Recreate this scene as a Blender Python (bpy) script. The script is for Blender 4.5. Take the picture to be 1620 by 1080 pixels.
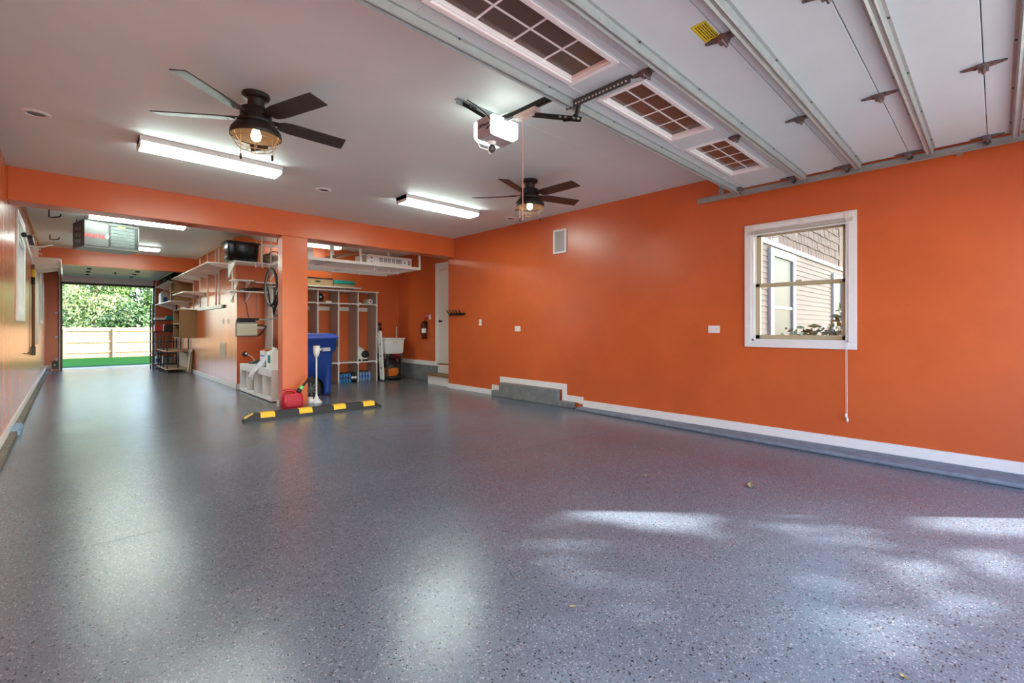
import bpy, bmesh, math, random
from math import sin, cos, pi, radians as rad
from mathutils import Vector, Matrix
random.seed(7)
for o in list(bpy.data.objects): bpy.data.objects.remove(o)
SC = bpy.context.scene
C = SC.collection

# ---------------------------------------------------------------- camera, sky, sun, exposure
cd = bpy.data.cameras.new('camera'); cam = bpy.data.objects.new('camera', cd); C.objects.link(cam)
cd.sensor_width = 36; cd.lens = 733 / 1620 * 36; cd.shift_y = -22 / 1620
cd.clip_start = .05; cd.clip_end = 200
cam.location = (0, 0, 1.2); cam.rotation_euler = (rad(90), 0, rad(-43.67))
SC.camera = cam
SUN_EL = 32.0; SUN_DIR = Vector((-.694 * cos(rad(SUN_EL)), .72 * cos(rad(SUN_EL)), -sin(rad(SUN_EL))))
SUN_POWER = 14.0; SKY = .80; TUBE = 21.0; BULB = 9.0
w = bpy.data.worlds.new('sky'); SC.world = w; w.use_nodes = True
wn = w.node_tree.nodes; wl = w.node_tree.links
bg = wn['Background']; sk = wn.new('ShaderNodeTexSky'); sk.sky_type = 'NISHITA'; sk.sun_disc = False
sk.sun_elevation = rad(SUN_EL); sk.sun_rotation = math.atan2(.694, -.72); sk.air_density = 1.0; sk.dust_density = 2.0
wl.new(sk.outputs[0], bg.inputs[0]); bg.inputs[1].default_value = SKY
sd = bpy.data.lights.new('sun', 'SUN'); sd.energy = SUN_POWER; sd.angle = rad(.7); sd.color = (1, .95, .86)
so = bpy.data.objects.new('sun', sd); C.objects.link(so); so.rotation_euler = SUN_DIR.to_track_quat('-Z', 'Y').to_euler()
so.location = (15, -15, 14)
vs = SC.view_settings; vs.view_transform = 'Standard'; vs.look = 'None'; vs.gamma = 1; vs.exposure = .95; vs.use_curve_mapping = False
SC.cycles.diffuse_bounces = 5; SC.cycles.max_bounces = 10; SC.cycles.transparent_max_bounces = 12
SC.cycles.sample_clamp_indirect = 6

# ---------------------------------------------------------------- materials
def srgb(*c):
    return tuple(((v / 255) / 12.92 if v / 255 <= .04045 else ((v / 255 + .055) / 1.055) ** 2.4) for v in c) + (1,)
def mat(name, col, rough=.5, metal=0, var=0.0, scale=6, bump=0, bscale=60, emit=0, spec=.5, coat=0, stretch=None, trans=0, crough=.1):
    m = bpy.data.materials.new(name); m.use_nodes = True
    nt = m.node_tree; n = nt.nodes; l = nt.links; b = n['Principled BSDF']
    c = col if len(col) == 4 else srgb(*col)
    b.inputs['Base Color'].default_value = c; b.inputs['Roughness'].default_value = rough; b.inputs['Metallic'].default_value = metal
    b.inputs['Specular IOR Level'].default_value = spec
    b.inputs['Coat Weight'].default_value = coat; b.inputs['Coat Roughness'].default_value = crough
    if trans: b.inputs['Transmission Weight'].default_value = trans
    tc = n.new('ShaderNodeTexCoord')
    vec = tc.outputs['Object']
    if stretch:
        mp = n.new('ShaderNodeMapping'); mp.inputs['Scale'].default_value = stretch; l.new(vec, mp.inputs[0]); vec = mp.outputs[0]
    if var:
        no = n.new('ShaderNodeTexNoise'); no.inputs['Scale'].default_value = scale; no.inputs['Detail'].default_value = 6; no.inputs['Roughness'].default_value = .65
        l.new(vec, no.inputs['Vector'])
        r = n.new('ShaderNodeValToRGB'); e = r.color_ramp.elements
        e[0].position = .3; e[1].position = .7
        e[0].color = tuple(max(0, v * (1 - var)) for v in c[:3]) + (1,); e[1].color = tuple(min(1, v * (1 + var)) for v in c[:3]) + (1,)
        l.new(no.outputs['Fac'], r.inputs[0]); l.new(r.outputs[0], b.inputs['Base Color'])
    if bump:
        bn = n.new('ShaderNodeTexNoise'); bn.inputs['Scale'].default_value = bscale; bn.inputs['Detail'].default_value = 3
        l.new(vec, bn.inputs['Vector'])
        bp = n.new('ShaderNodeBump'); bp.inputs['Strength'].default_value = bump; bp.inputs['Distance'].default_value = .004
        l.new(bn.outputs['Fac'], bp.inputs['Height']); l.new(bp.outputs[0], b.inputs['Normal'])
    if emit:
        b.inputs['Emission Color'].default_value = c; b.inputs['Emission Strength'].default_value = emit
    return m
def glass(name, tint=(.93, .96, .96, 1), refl=1.0):
    m = bpy.data.materials.new(name); m.use_nodes = True; nt = m.node_tree; n = nt.nodes; l = nt.links
    n.remove(n['Principled BSDF']); out = n['Material Output']
    t = n.new('ShaderNodeBsdfTransparent'); t.inputs[0].default_value = tint
    g = n.new('ShaderNodeBsdfGlossy'); g.inputs['Roughness'].default_value = .01
    f = n.new('ShaderNodeFresnel'); f.inputs[0].default_value = 1.5
    k = n.new('ShaderNodeMath'); k.operation = 'MULTIPLY'; k.inputs[1].default_value = refl; l.new(f.outputs[0], k.inputs[0])
    x = n.new('ShaderNodeMixShader'); l.new(k.outputs[0], x.inputs[0]); l.new(t.outputs[0], x.inputs[1]); l.new(g.outputs[0], x.inputs[2])
    l.new(x.outputs[0], out.inputs[0]); return m

def floor_mat():
    m = bpy.data.materials.new('flaked_epoxy'); m.use_nodes = True; nt = m.node_tree; n = nt.nodes; l = nt.links; b = n['Principled BSDF']
    tc = n.new('ShaderNodeTexCoord'); v = tc.outputs['Object']
    big = n.new('ShaderNodeTexNoise'); big.inputs['Scale'].default_value = .9; big.inputs['Detail'].default_value = 4; l.new(v, big.inputs['Vector'])
    r0 = n.new('ShaderNodeValToRGB'); e = r0.color_ramp.elements; e[0].position = .3; e[1].position = .72
    e[0].color = srgb(86, 101, 116); e[1].color = srgb(100, 114, 129); l.new(big.outputs['Fac'], r0.inputs[0])
    col = r0.outputs[0]
    nz = n.new('ShaderNodeTexNoise'); nz.inputs['Scale'].default_value = 25; l.new(v, nz.inputs['Vector'])
    wv = n.new('ShaderNodeVectorMath'); wv.operation = 'MULTIPLY_ADD'; wv.inputs[1].default_value = (.02, .02, 0); l.new(nz.outputs['Color'], wv.inputs[0]); l.new(v, wv.inputs[2])
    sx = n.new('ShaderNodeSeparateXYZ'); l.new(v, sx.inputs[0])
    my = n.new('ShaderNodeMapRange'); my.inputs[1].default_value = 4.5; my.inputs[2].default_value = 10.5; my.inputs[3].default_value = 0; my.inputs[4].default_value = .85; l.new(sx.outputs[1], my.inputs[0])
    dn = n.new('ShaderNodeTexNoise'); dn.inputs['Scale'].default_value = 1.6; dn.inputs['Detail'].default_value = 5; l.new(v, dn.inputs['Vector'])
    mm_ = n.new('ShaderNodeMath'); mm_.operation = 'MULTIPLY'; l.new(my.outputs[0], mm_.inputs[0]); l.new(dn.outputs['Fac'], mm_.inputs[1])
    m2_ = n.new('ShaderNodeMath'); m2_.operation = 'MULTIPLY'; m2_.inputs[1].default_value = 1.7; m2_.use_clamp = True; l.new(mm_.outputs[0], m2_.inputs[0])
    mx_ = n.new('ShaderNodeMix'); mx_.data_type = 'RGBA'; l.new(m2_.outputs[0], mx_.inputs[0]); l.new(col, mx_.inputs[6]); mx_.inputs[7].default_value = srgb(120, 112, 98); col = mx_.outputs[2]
    def flakes(scale, lo, size, c, colin, amt=1.0):
        vo = n.new('ShaderNodeTexVoronoi'); vo.inputs['Scale'].default_value = scale; l.new(wv.outputs[0], vo.inputs['Vector'])
        sp = n.new('ShaderNodeSeparateColor'); l.new(vo.outputs['Color'], sp.inputs[0])
        a = n.new('ShaderNodeMath'); a.operation = 'LESS_THAN'; a.inputs[1].default_value = lo; l.new(sp.outputs[0], a.inputs[0])
        d = n.new('ShaderNodeMath'); d.operation = 'LESS_THAN'; d.inputs[1].default_value = size; l.new(vo.outputs['Distance'], d.inputs[0])
        k = n.new('ShaderNodeMath'); k.operation = 'MULTIPLY'; l.new(a.outputs[0], k.inputs[0]); l.new(d.outputs[0], k.inputs[1])
        k2 = n.new('ShaderNodeMath'); k2.operation = 'MULTIPLY'; k2.inputs[1].default_value = amt; l.new(k.outputs[0], k2.inputs[0])
        x = n.new('ShaderNodeMix'); x.data_type = 'RGBA'; l.new(k2.outputs[0], x.inputs[0]); l.new(colin, x.inputs[6]); x.inputs[7].default_value = c
        return x.outputs[2]
    col = flakes(112, .22, .42, srgb(150, 152, 164), col, .7)
    col = flakes(160, .25, .45, srgb(66, 62, 72), col, .7)
    col = flakes(100, .12, .40, srgb(26, 26, 34), col, .95)
    col = flakes(210, .2, .5, srgb(60, 62, 78), col, .6)
    l.new(col, b.inputs['Base Color'])
    b.inputs['Roughness'].default_value = .27; b.inputs['Specular IOR Level'].default_value = .6
    rn = n.new('ShaderNodeTexNoise'); rn.inputs['Scale'].default_value = 1.1; rn.inputs['Detail'].default_value = 3; l.new(v, rn.inputs['Vector'])
    mr = n.new('ShaderNodeMapRange'); mr.inputs[3].default_value = .17; mr.inputs[4].default_value = .30; l.new(rn.outputs['Fac'], mr.inputs[0]); l.new(mr.outputs[0], b.inputs['Roughness'])
    bn = n.new('ShaderNodeTexNoise'); bn.inputs['Scale'].default_value = 140; bn.inputs['Detail'].default_value = 2; l.new(v, bn.inputs['Vector'])
    bp = n.new('ShaderNodeBump'); bp.inputs['Strength'].default_value = .32; bp.inputs['Distance'].default_value = .002; l.new(bn.outputs['Fac'], bp.inputs['Height']); b2n = n.new('ShaderNodeTexNoise'); b2n.inputs['Scale'].default_value = 5; b2n.inputs['Detail'].default_value = 3; l.new(v, b2n.inputs['Vector'])
    bp2 = n.new('ShaderNodeBump'); bp2.inputs['Strength'].default_value = .35; bp2.inputs['Distance'].default_value = .006; l.new(b2n.outputs['Fac'], bp2.inputs['Height']); l.new(bp.outputs[0], bp2.inputs['Normal']); l.new(bp2.outputs[0], b.inputs['Normal'])
    return m

M = {}
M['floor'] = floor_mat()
M['slab'] = mat('slab_joint', (60, 58, 56), .9)
M['orange'] = mat('orange_paint', (205, 98, 50), .30, var=.09, scale=1.3, bump=.12, bscale=35, spec=.5)
M['orange_gloss'] = mat('orange_gloss_paint', (205, 104, 52), .25, var=.14, scale=1.6, bump=.05, bscale=5, spec=.8, stretch=(2.2, 2.2, .25))
M['ceil'] = mat('ceiling_paint', (224, 235, 234), .6, var=.03, scale=1.5, bump=.05, bscale=20)
M['white'] = mat('white_paint', (232, 232, 230), .4, var=.03, scale=8)
M['white_metal'] = mat('white_powder_coat', (236, 234, 230), .35)
M['offwhite'] = mat('melamine_white', (226, 220, 212), .38)
M['door_white'] = mat('door_skin', (198, 210, 212), .42, var=.03, scale=3, bump=.05, bscale=120)
M['galv'] = mat('galvanised_steel', (162, 172, 170), .42, metal=.4, var=.12, scale=14)
M['steel_dk'] = mat('dark_zinc', (92, 94, 92), .42, metal=.8, var=.2, scale=40)
M['hinge'] = mat('hinge_steel', (112, 106, 106), .38, metal=.5, var=.25, scale=60)
M['black'] = mat('black_plastic', (20, 20, 21), .45)
M['black_gloss'] = mat('glossy_black_plastic', (14, 14, 15), .18)
M['blackmetal'] = mat('black_steel', (24, 22, 21), .4, metal=.3)
M['bronze'] = mat('oiled_bronze', (44, 40, 36), .5, metal=.3, var=.2, scale=20)
M['bronze_in'] = mat('shade_lining', (112, 98, 86), .5)
M['blade'] = mat('weathered_wood_blade', (58, 51, 46), .42, var=.45, scale=5, stretch=(2, 14, 14), bump=.2, bscale=30)
M['tube'] = mat('lit_diffuser', (236, 255, 244), .4, emit=TUBE)
M['tube_dim'] = mat('dim_diffuser', (244, 250, 236), .4, emit=8.0)
M['bulb'] = mat('lit_bulb', (255, 212, 150), .4, emit=BULB)
M['lens'] = mat('lit_opener_lens', (242, 255, 248), .35, emit=4.5)
M['wire'] = mat('cage_wire', (190, 176, 150), .35, metal=.7)
M['concrete'] = mat('painted_concrete', (118, 122, 124), .7, var=.22, scale=9, bump=.6, bscale=40)
M['curb'] = mat('curb_concrete', (120, 132, 146), .7, var=.25, scale=12, bump=.8, bscale=50)
M['curb_left'] = mat('dirty_curb_concrete', (112, 104, 92), .75, var=.35, scale=8, bump=.8, bscale=40)
M['bluegrey'] = mat('blue_grey_plate', (126, 158, 188), .5, var=.1)
M['tan'] = mat('tan_vinyl', (186, 172, 140), .45)
M['wood'] = mat('pale_pine', (196, 160, 112), .55, var=.2, scale=4, stretch=(1, 12, 12))
M['wood_dk'] = mat('brown_plywood', (140, 104, 66), .6, var=.25, scale=4, stretch=(10, 1, 10))
M['card'] = mat('cardboard', (178, 150, 112), .8, var=.08)
M['cloth_teal'] = mat('teal_fabric', (24, 140, 128), .9, var=.15, scale=30)
M['binblue'] = mat('blue_bin_plastic', (28, 62, 142), .38, var=.06, scale=5)
M['lidblue'] = mat('blue_lid_plastic', (66, 96, 200), .4)
M['red'] = mat('red_can_plastic', (186, 26, 50), .35)
M['redsign'] = mat('red_sign', (196, 24, 34), .4)
M['rubber'] = mat('black_rubber', (34, 34, 36), .6, var=.2, scale=30, bump=.3)
M['yellow'] = mat('yellow_marking', (244, 190, 44), .5, var=.1, scale=30)
M['stick_y'] = mat('yellow_sticker', (226, 206, 34), .45)
M['orangeplastic'] = mat('orange_plastic', (232, 122, 44), .4)
M['grey'] = mat('grey_enamel', (112, 112, 114), .4, metal=.5)
M['beige'] = mat('beige_plastic', (206, 204, 184), .45)
M['locker_in'] = mat('grey_laminate', (188, 174, 164), .45)
M['grille'] = mat('grey_grille_cloth', (178, 178, 176), .8, bump=.6, bscale=300)
M['water'] = mat('blue_water_bottle', (70, 160, 226), .12, trans=.35)
M['water2'] = mat('clear_water_bottle', (150, 186, 226), .1, trans=.4)
M['glass'] = glass('window_glass')
M['doorglass'] = mat('reflection_brown_glass', (112, 92, 82), .12, trans=.35)  # brown-grey base colour stands in for reflections in the panes
M['green'] = mat('green_plastic', (110, 214, 120), .4)
M['siding'] = mat('brown_clapboard', (92, 82, 80), .7, var=.12, scale=5, stretch=(1, 1, 14))
M['shingle'] = mat('weathered_shingle', (92, 78, 74), .85, var=.4, scale=16, stretch=(4, 4, .7))
M['trimw'] = mat('house_trim', (132, 136, 142), .5)
M['darkglass'] = mat('dark_window_glass', (34, 52, 58), .45, spec=.15)
M['fence'] = mat('cedar_fence', (138, 114, 84), .8, var=.14, scale=4, stretch=(6, 6, .6))
M['bark'] = mat('bark', (88, 72, 58), .9, var=.3, scale=12)
M['lawn'] = mat('lawn_green', (12, 58, 20), .95, var=.35, scale=14, bump=1, bscale=80, spec=.05)
M['drive'] = mat('driveway_concrete', (176, 172, 166), .85, var=.1, scale=4)
M['leafdry'] = mat('dry_leaf', (150, 142, 104), .8)
M['grip'] = mat('tan_wood_handle', (128, 92, 56), .6)
def leafmat(nm, col):
    m = mat(nm, col, .55, var=.5, scale=1.3); b = m.node_tree.nodes['Principled BSDF']
    b.inputs['Subsurface Weight'].default_value = 0
    return m
for i, c in enumerate([(56, 92, 34), (78, 110, 48), (44, 74, 34), (104, 126, 78)]): M['leaf%d' % i] = leafmat('leaf_green_%d' % i, c)

# ---------------------------------------------------------------- mesh builder
class MB:
    def __init__(s): s.v = []; s.f = []; s.sm = []
    def add(s, vs, fs, smooth=False):
        k = len(s.v); s.v += [tuple(p) for p in vs]; s.f += [tuple(i + k for i in f) for f in fs]; s.sm += [smooth] * len(fs); return s
    def box(s, x0, y0, z0, x1, y1, z1):
        if x0 > x1: x0, x1 = x1, x0
        if y0 > y1: y0, y1 = y1, y0
        if z0 > z1: z0, z1 = z1, z0
        v = [(x, y, z) for z in (z0, z1) for y in (y0, y1) for x in (x0, x1)]
        return s.add(v, [(0, 2, 3, 1), (4, 5, 7, 6), (0, 1, 5, 4), (2, 6, 7, 3), (0, 4, 6, 2), (1, 3, 7, 5)])
    def obox(s, c, size, R=None):
        a, b, d = (q / 2 for q in size); R = R or Matrix.Identity(3)
        v = [Vector(c) + R @ Vector((x, y, z)) for z in (-d, d) for y in (-b, b) for x in (-a, a)]
        return s.add(v, [(0, 2, 3, 1), (4, 5, 7, 6), (0, 1, 5, 4), (2, 6, 7, 3), (0, 4, 6, 2), (1, 3, 7, 5)])
    def bar(s, p, q, wd, ht, up=(0, 0, 1)):
        p, q = Vector(p), Vector(q); d = (q - p); L = d.length; d.normalize(); up = Vector(up)
        if abs(d.dot(up)) > .98: up = Vector((0, 1, 0))
        sd = d.cross(up).normalized(); u = sd.cross(d)
        R = Matrix((d, sd, u)).transposed()
        return s.obox((p + q) / 2, (L, wd, ht), R)
    def tube(s, pts, r, n=8, cap=True, r1=None):
        pts = [Vector(p) for p in pts]; N = len(pts); rings = []
        prev = None
        for i, p in enumerate(pts):
            d = (pts[min(i + 1, N - 1)] - pts[max(i - 1, 0)]).normalized()
            if prev is None:
                a = Vector((0, 0, 1)) if abs(d.z) < .9 else Vector((1, 0, 0)); u = d.cross(a).normalized()
            else:
                u = (prev - d * prev.dot(d)); u = u.normalized() if u.length > 1e-6 else d.orthogonal().normalized()
            prev = u; w_ = d.cross(u)
            rr = r if r1 is None else r + (r1 - r) * i / max(1, N - 1)
            rings.append([p + u * rr * cos(2 * pi * k / n) + w_ * rr * sin(2 * pi * k / n) for k in range(n)])
        v = [q for rg in rings for q in rg]
        f = [(i * n + k, i * n + (k + 1) % n, (i + 1) * n + (k + 1) % n, (i + 1) * n + k) for i in range(N - 1) for k in range(n)]
        s.add(v, f, True)
        if cap: s.add(rings[0], [tuple(range(n))[::-1]]); s.add(rings[-1], [tuple(range(n))])
        return s
    def lathe(s, prof, c=(0, 0, 0), n=24, R=None, cap=True, ang=2 * pi):
        c = Vector(c); R = R or Matrix.Identity(3)
        v = [c + R @ Vector((r * cos(ang * k / n), r * sin(ang * k / n), z)) for r, z in prof for k in range(n)]
        f = [(i * n + k, i * n + (k + 1) % n, (i + 1) * n + (k + 1) % n, (i + 1) * n + k) for i in range(len(prof) - 1) for k in range(n)]
        s.add(v, f, True)
        if cap:
            if prof[0][0] > 1e-4: s.add(v[:n], [tuple(range(n))[::-1]])
            if prof[-1][0] > 1e-4: s.add(v[-n:], [tuple(range(n))])
        return s
    def prism(s, poly, f3, t0, t1):
        """poly: list of 2D points; f3(a,b,t) -> 3D"""
        n = len(poly); v = [f3(a, b, t0) for a, b in poly] + [f3(a, b, t1) for a, b in poly]
        return s.add(v, [tuple(range(n))[::-1], tuple(range(n, 2 * n))] + [(i, (i + 1) % n, n + (i + 1) % n, n + i) for i in range(n)])
    def loft(s, rings, cap=True, smooth=True):
        n = len(rings[0]); v = [p for r in rings for p in r]
        s.add(v, [(i * n + k, i * n + (k + 1) % n, (i + 1) * n + (k + 1) % n, (i + 1) * n + k) for i in range(len(rings) - 1) for k in range(n)], smooth)
        if cap: s.add(rings[0], [tuple(range(n))[::-1]]); s.add(rings[-1], [tuple(range(n))])
        return s
    def quad(s, a, b, c, d): return s.add([a, b, c, d], [(0, 1, 2, 3)])

def wloc(o):
    v = Vector((0, 0, 0))
    while o is not None: v += o.location; o = o.parent
    return v
def mesh(name, mb, m, off=Vector((0, 0, 0))):
    me = bpy.data.meshes.new(name); me.from_pydata([tuple(Vector(p) - off) for p in mb.v], [], mb.f)
    me.polygons.foreach_set('use_smooth', mb.sm); me.update()
    bm = bmesh.new(); bm.from_mesh(me); bmesh.ops.recalc_face_normals(bm, faces=bm.faces); bm.to_mesh(me); bm.free()
    for k in (m if isinstance(m, list) else [m]): me.materials.append(M[k] if isinstance(k, str) else k)
    return me
def obj(name, mb, m, parent=None, bevel=0, world=True, label=None, kind=None, loc=None):
    off = Vector((0, 0, 0))
    if loc is not None: off = Vector(loc)
    elif parent is not None and world: off = wloc(parent)
    me = mesh(name, mb, m, off)
    o = bpy.data.objects.new(name, me); C.objects.link(o)
    if parent is not None: o.parent = parent
    if loc is not None: o.location = loc
    if bevel:
        b = o.modifiers.new('edge', 'BEVEL'); b.width = bevel; b.segments = 2; b.limit_method = 'ANGLE'; b.angle_limit = rad(40)
    if label: o['label'] = label
    if kind: o['kind'] = kind
    return o
def tag(o, label, cat, group=None, kind=None):
    o['label'] = label; o['category'] = cat
    if group: o['group'] = group
    if kind: o['kind'] = kind
    return o
def thing(name, label, cat, loc=(0, 0, 0), group=None, kind=None, rot=0):
    o = bpy.data.objects.new(name, None); C.objects.link(o); o.location = loc; o.empty_display_size = .1; o.rotation_euler.z = rot
    return tag(o, label, cat, group, kind)
def single(name, mb, m, label, cat, loc=None, group=None, bevel=0):
    o = obj(name, mb, m, bevel=bevel, loc=loc); return tag(o, label, cat, group)
def struct(name, mb, m, parent=None, bevel=0, label=None):
    o = obj(name, mb, m, parent, bevel=bevel)
    if parent is None: o['kind'] = 'structure'
    if label: o['label'] = label
    return o
def copy_tree(o, parent=None):
    c = o.copy(); C.objects.link(c)
    if parent is not None: c.parent = parent
    for ch in [q for q in bpy.data.objects if q.parent is o]: copy_tree(ch, c)
    return c
def text_mesh(name, cu):
    q = bpy.data.objects.new(name, cu); C.objects.link(q); bpy.context.view_layer.update()
    me = bpy.data.meshes.new_from_object(q.evaluated_get(bpy.context.evaluated_depsgraph_get()))
    bpy.data.objects.remove(q); o = bpy.data.objects.new(name, me); C.objects.link(o); return o
def text(name, body, size, mt, parent, matrix, extrude=.0008, align='CENTER', width=None):
    cu = bpy.data.curves.new(name, 'FONT'); cu.body = body; cu.size = size; cu.extrude = extrude; cu.align_x = align; cu.align_y = 'CENTER'
    cu.materials.append(M[mt]); o = text_mesh(name, cu); o.parent = parent
    mm = matrix.copy(); mm.translation -= wloc(parent); o.matrix_local = mm
    if width: o.scale.x = width
    return o
def frame_mat(pos, right, up):
    r = Vector(right).normalized(); u = Vector(up).normalized(); n_ = r.cross(u)
    m_ = Matrix((r, u, n_)).transposed().to_4x4(); m_.translation = Vector(pos); return m_

# ---------------------------------------------------------------- dimensions
XL, XR, ZC = -.49, 5.48, 2.955
YB, YF = 18.3, -.75          # back door wall, front door wall
BY, BZ = 7.4, 2.585          # header beam
XW = 2.36                    # middle wall
YR = 10.25                   # back wall of the alcove
XA = 5.9                     # recessed wall with the door

# ---------------------------------------------------------------- structure
fl = struct('floor', MB().box(XL - .1, YF - .2, -.06, XA + .15, YB + .15, -.008), 'slab')
G = .003
for (a, b, c, d) in [(XL, YF - .2, 2.39, 3.42), (2.39, YF - .2, XR, 3.15), (XL, 3.42, 2.39, 7.9), (2.39, 3.15, XR, 7.58), (XL, 7.9, XW, 13.1), (XL, 13.1, XW, YB + .15), (XW, 7.9, XA, YR)]:
    mb = MB()
    if (a, d) == (XL, 3.42): poly = [(a, b), (c, b), (c, 3.33), (a, 3.47)]
    elif a == 2.39 and d == 3.15: poly = [(a, b), (c, b), (c, 3.02), (a, 3.32)]
    elif b == 3.42: poly = [(a, 3.475), (c, 3.335), (c, d), (a, d)]
    elif b == 3.15: poly = [(a, 3.325), (c, 3.025), (c, d), (XA, d), (XA, 7.9), (a, 7.9)]
    else: poly = [(a, b), (c, b), (c, d), (a, d)]
    cx_ = sum(p[0] for p in poly) / len(poly); cy_ = sum(p[1] for p in poly) / len(poly)
    poly = [(p[0] + (G / 2 if p[0] < cx_ else -G / 2), p[1] + (G / 2 if p[1] < cy_ else -G / 2)) for p in poly]
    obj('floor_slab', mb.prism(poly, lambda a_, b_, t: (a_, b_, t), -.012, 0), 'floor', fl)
ce = struct('ceiling', MB().box(XL - .15, YF - .2, ZC, XA + .15, YB + .15, ZC + .15), 'ceil')
obj('drywall_seam', MB().box(2.62, 2.80, ZC - .0012, XR, 2.812, ZC), 'ceil', ce)
# left wall with two window openings
def wall_x(x0, x1, y0, y1, z0, z1, holes):
    """wall slab between x0..x1 with rectangular (ya,yb,za,zb) holes, sorted by y"""
    mb = MB(); y = y0
    for (a, b, c, d) in holes:
        mb.box(x0, y, z0, x1, a, z1); mb.box(x0, a, z0, x1, b, c); mb.box(x0, a, d, x1, b, z1); y = b
    mb.box(x0, y, z0, x1, y1, z1); return mb
WL1 = (8.55, 9.75, 1.36, 2.62); WL2 = (14.9, 16.1, 1.36, 2.55)
struct('wall_left', wall_x(XL - .15, XL, YF - .2, YB + .15, -.06, ZC, [WL1, WL2]), 'orange_gloss')
WR = (1.0, 1.885, 1.055, 2.265)
wr = wall_x(XR, XR + .15, YF - .2, 7.58, -.06, ZC, [WR])
wr.box(XR + .15, 7.45, -.06, XA + .15, 7.58, ZC)
struct('wall_right', wr, 'orange')
struct('wall_recess', MB().box(XA, 7.58, -.06, XA + .15, YR + .15, ZC), 'orange')
struct('wall_alcove', MB().box(XW + .002, YR, -.06, XA, YR + .15, ZC), 'orange')
struct('wall_middle', MB().box(XW, YR + .002, -.06, XW + .15, YB + .15, ZC), 'orange_gloss')
mb = MB().box(XL, YB, -.06, -.16, YB + .15, ZC).box(1.9, YB, -.06, XW, YB + .15, ZC).box(-.16, YB, 2.47, 1.9, YB + .15, ZC)
struct('wall_back', mb, 'orange')
mb = MB().box(XL - .15, YF - .15, -.06, -.2, YF, ZC).box(5.1, YF - .15, -.06, XR + .15, YF, ZC).box(-.2, YF - .15, 2.47, 5.1, YF, ZC)
struct('wall_front', mb, 'orange')
struct('header_beam', MB().box(XL, BY, BZ, XR, BY + .3, ZC), 'orange', bevel=.006)
struct('support_post', MB().box(2.305, BY + .002, 0, 2.68, BY + .2, BZ), 'orange', bevel=.006)
struct('cross_beam', MB().box(XL, 14.2, 2.6, XW, 14.45, ZC), 'orange')
# curbs and baseboards
mb = MB(); mb.prism([(5.10, YF), (5.14, .8), (5.22, 2.4), (5.33, 4.25), (XR, 4.25), (XR, YF)], lambda a, b, t: (a, b, t), 0, .035)
struct('trim_curb_right', mb, 'curb', bevel=.012)
mb = MB().box(XL, YF, 0, -.42, YB - .02, .05)
struct('trim_curb_left', mb, 'curb_left', bevel=.01)
mb = MB().box(XL, YF, .05, XL + .016, YB, .135)
struct('baseboard_left', mb, 'white')
T = .018
mb = MB()
def bb(y0, z0, y1, z1, t=T): mb.box(XR - t, y0, z0, XR, y1, z1)
bb(YF, .035, 4.215, .13); bb(4.215, .075, 4.30, .175); bb(4.30, .085, 4.527, .175); bb(4.527, .085, 4.61, .34); bb(4.61, .25, 6.03, .34)
bb(5.96, .1, 6.03, .25); bb(6.03, .1, 6.249, .18); bb(6.18, 0, 6.249, .1); bb(6.249, 0, 7.58, .09)
struct('baseboard_right', mb, 'white', bevel=.002)
for (a, b, h) in [(4.345, 4.64, .085), (4.645, 5.975, .248), (5.98, 6.17, .098)]:
    o = obj('foundation_block', MB().box(XR - .10, a, 0, XR - T, b, h), 'concrete', bevel=.012); o['kind'] = 'structure'
struct('baseboard_middle', MB().box(XW - .016, YR - .016, 0, XW, YB, .1).box(XW - .016, YR - .016, 0, XW + .5, YR, .1), 'white', bevel=.003)
struct('baseboard_back', MB().box(XL, YB - .016, .05, -.28, YB, .15), 'white')
struct('baseboard_post', MB().box(2.289, BY + .002, 0, 2.305, BY + .216, .1).box(2.289, BY + .2, 0, 2.696, BY + .216, .1), 'white', bevel=.003)
struct('foundation_recess', MB().box(XA - .05, 8.5, 0, XA, YR, .355), 'concrete', bevel=.01)
struct('baseboard_recess', MB().box(XA - .068, 8.6, .355, XA, YR, .45), 'white', bevel=.003)
o = struct('trim_corner_left', MB().box(XL, 9.2, ZC - .03, XL + .03, 14.2, ZC), 'wood')

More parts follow.
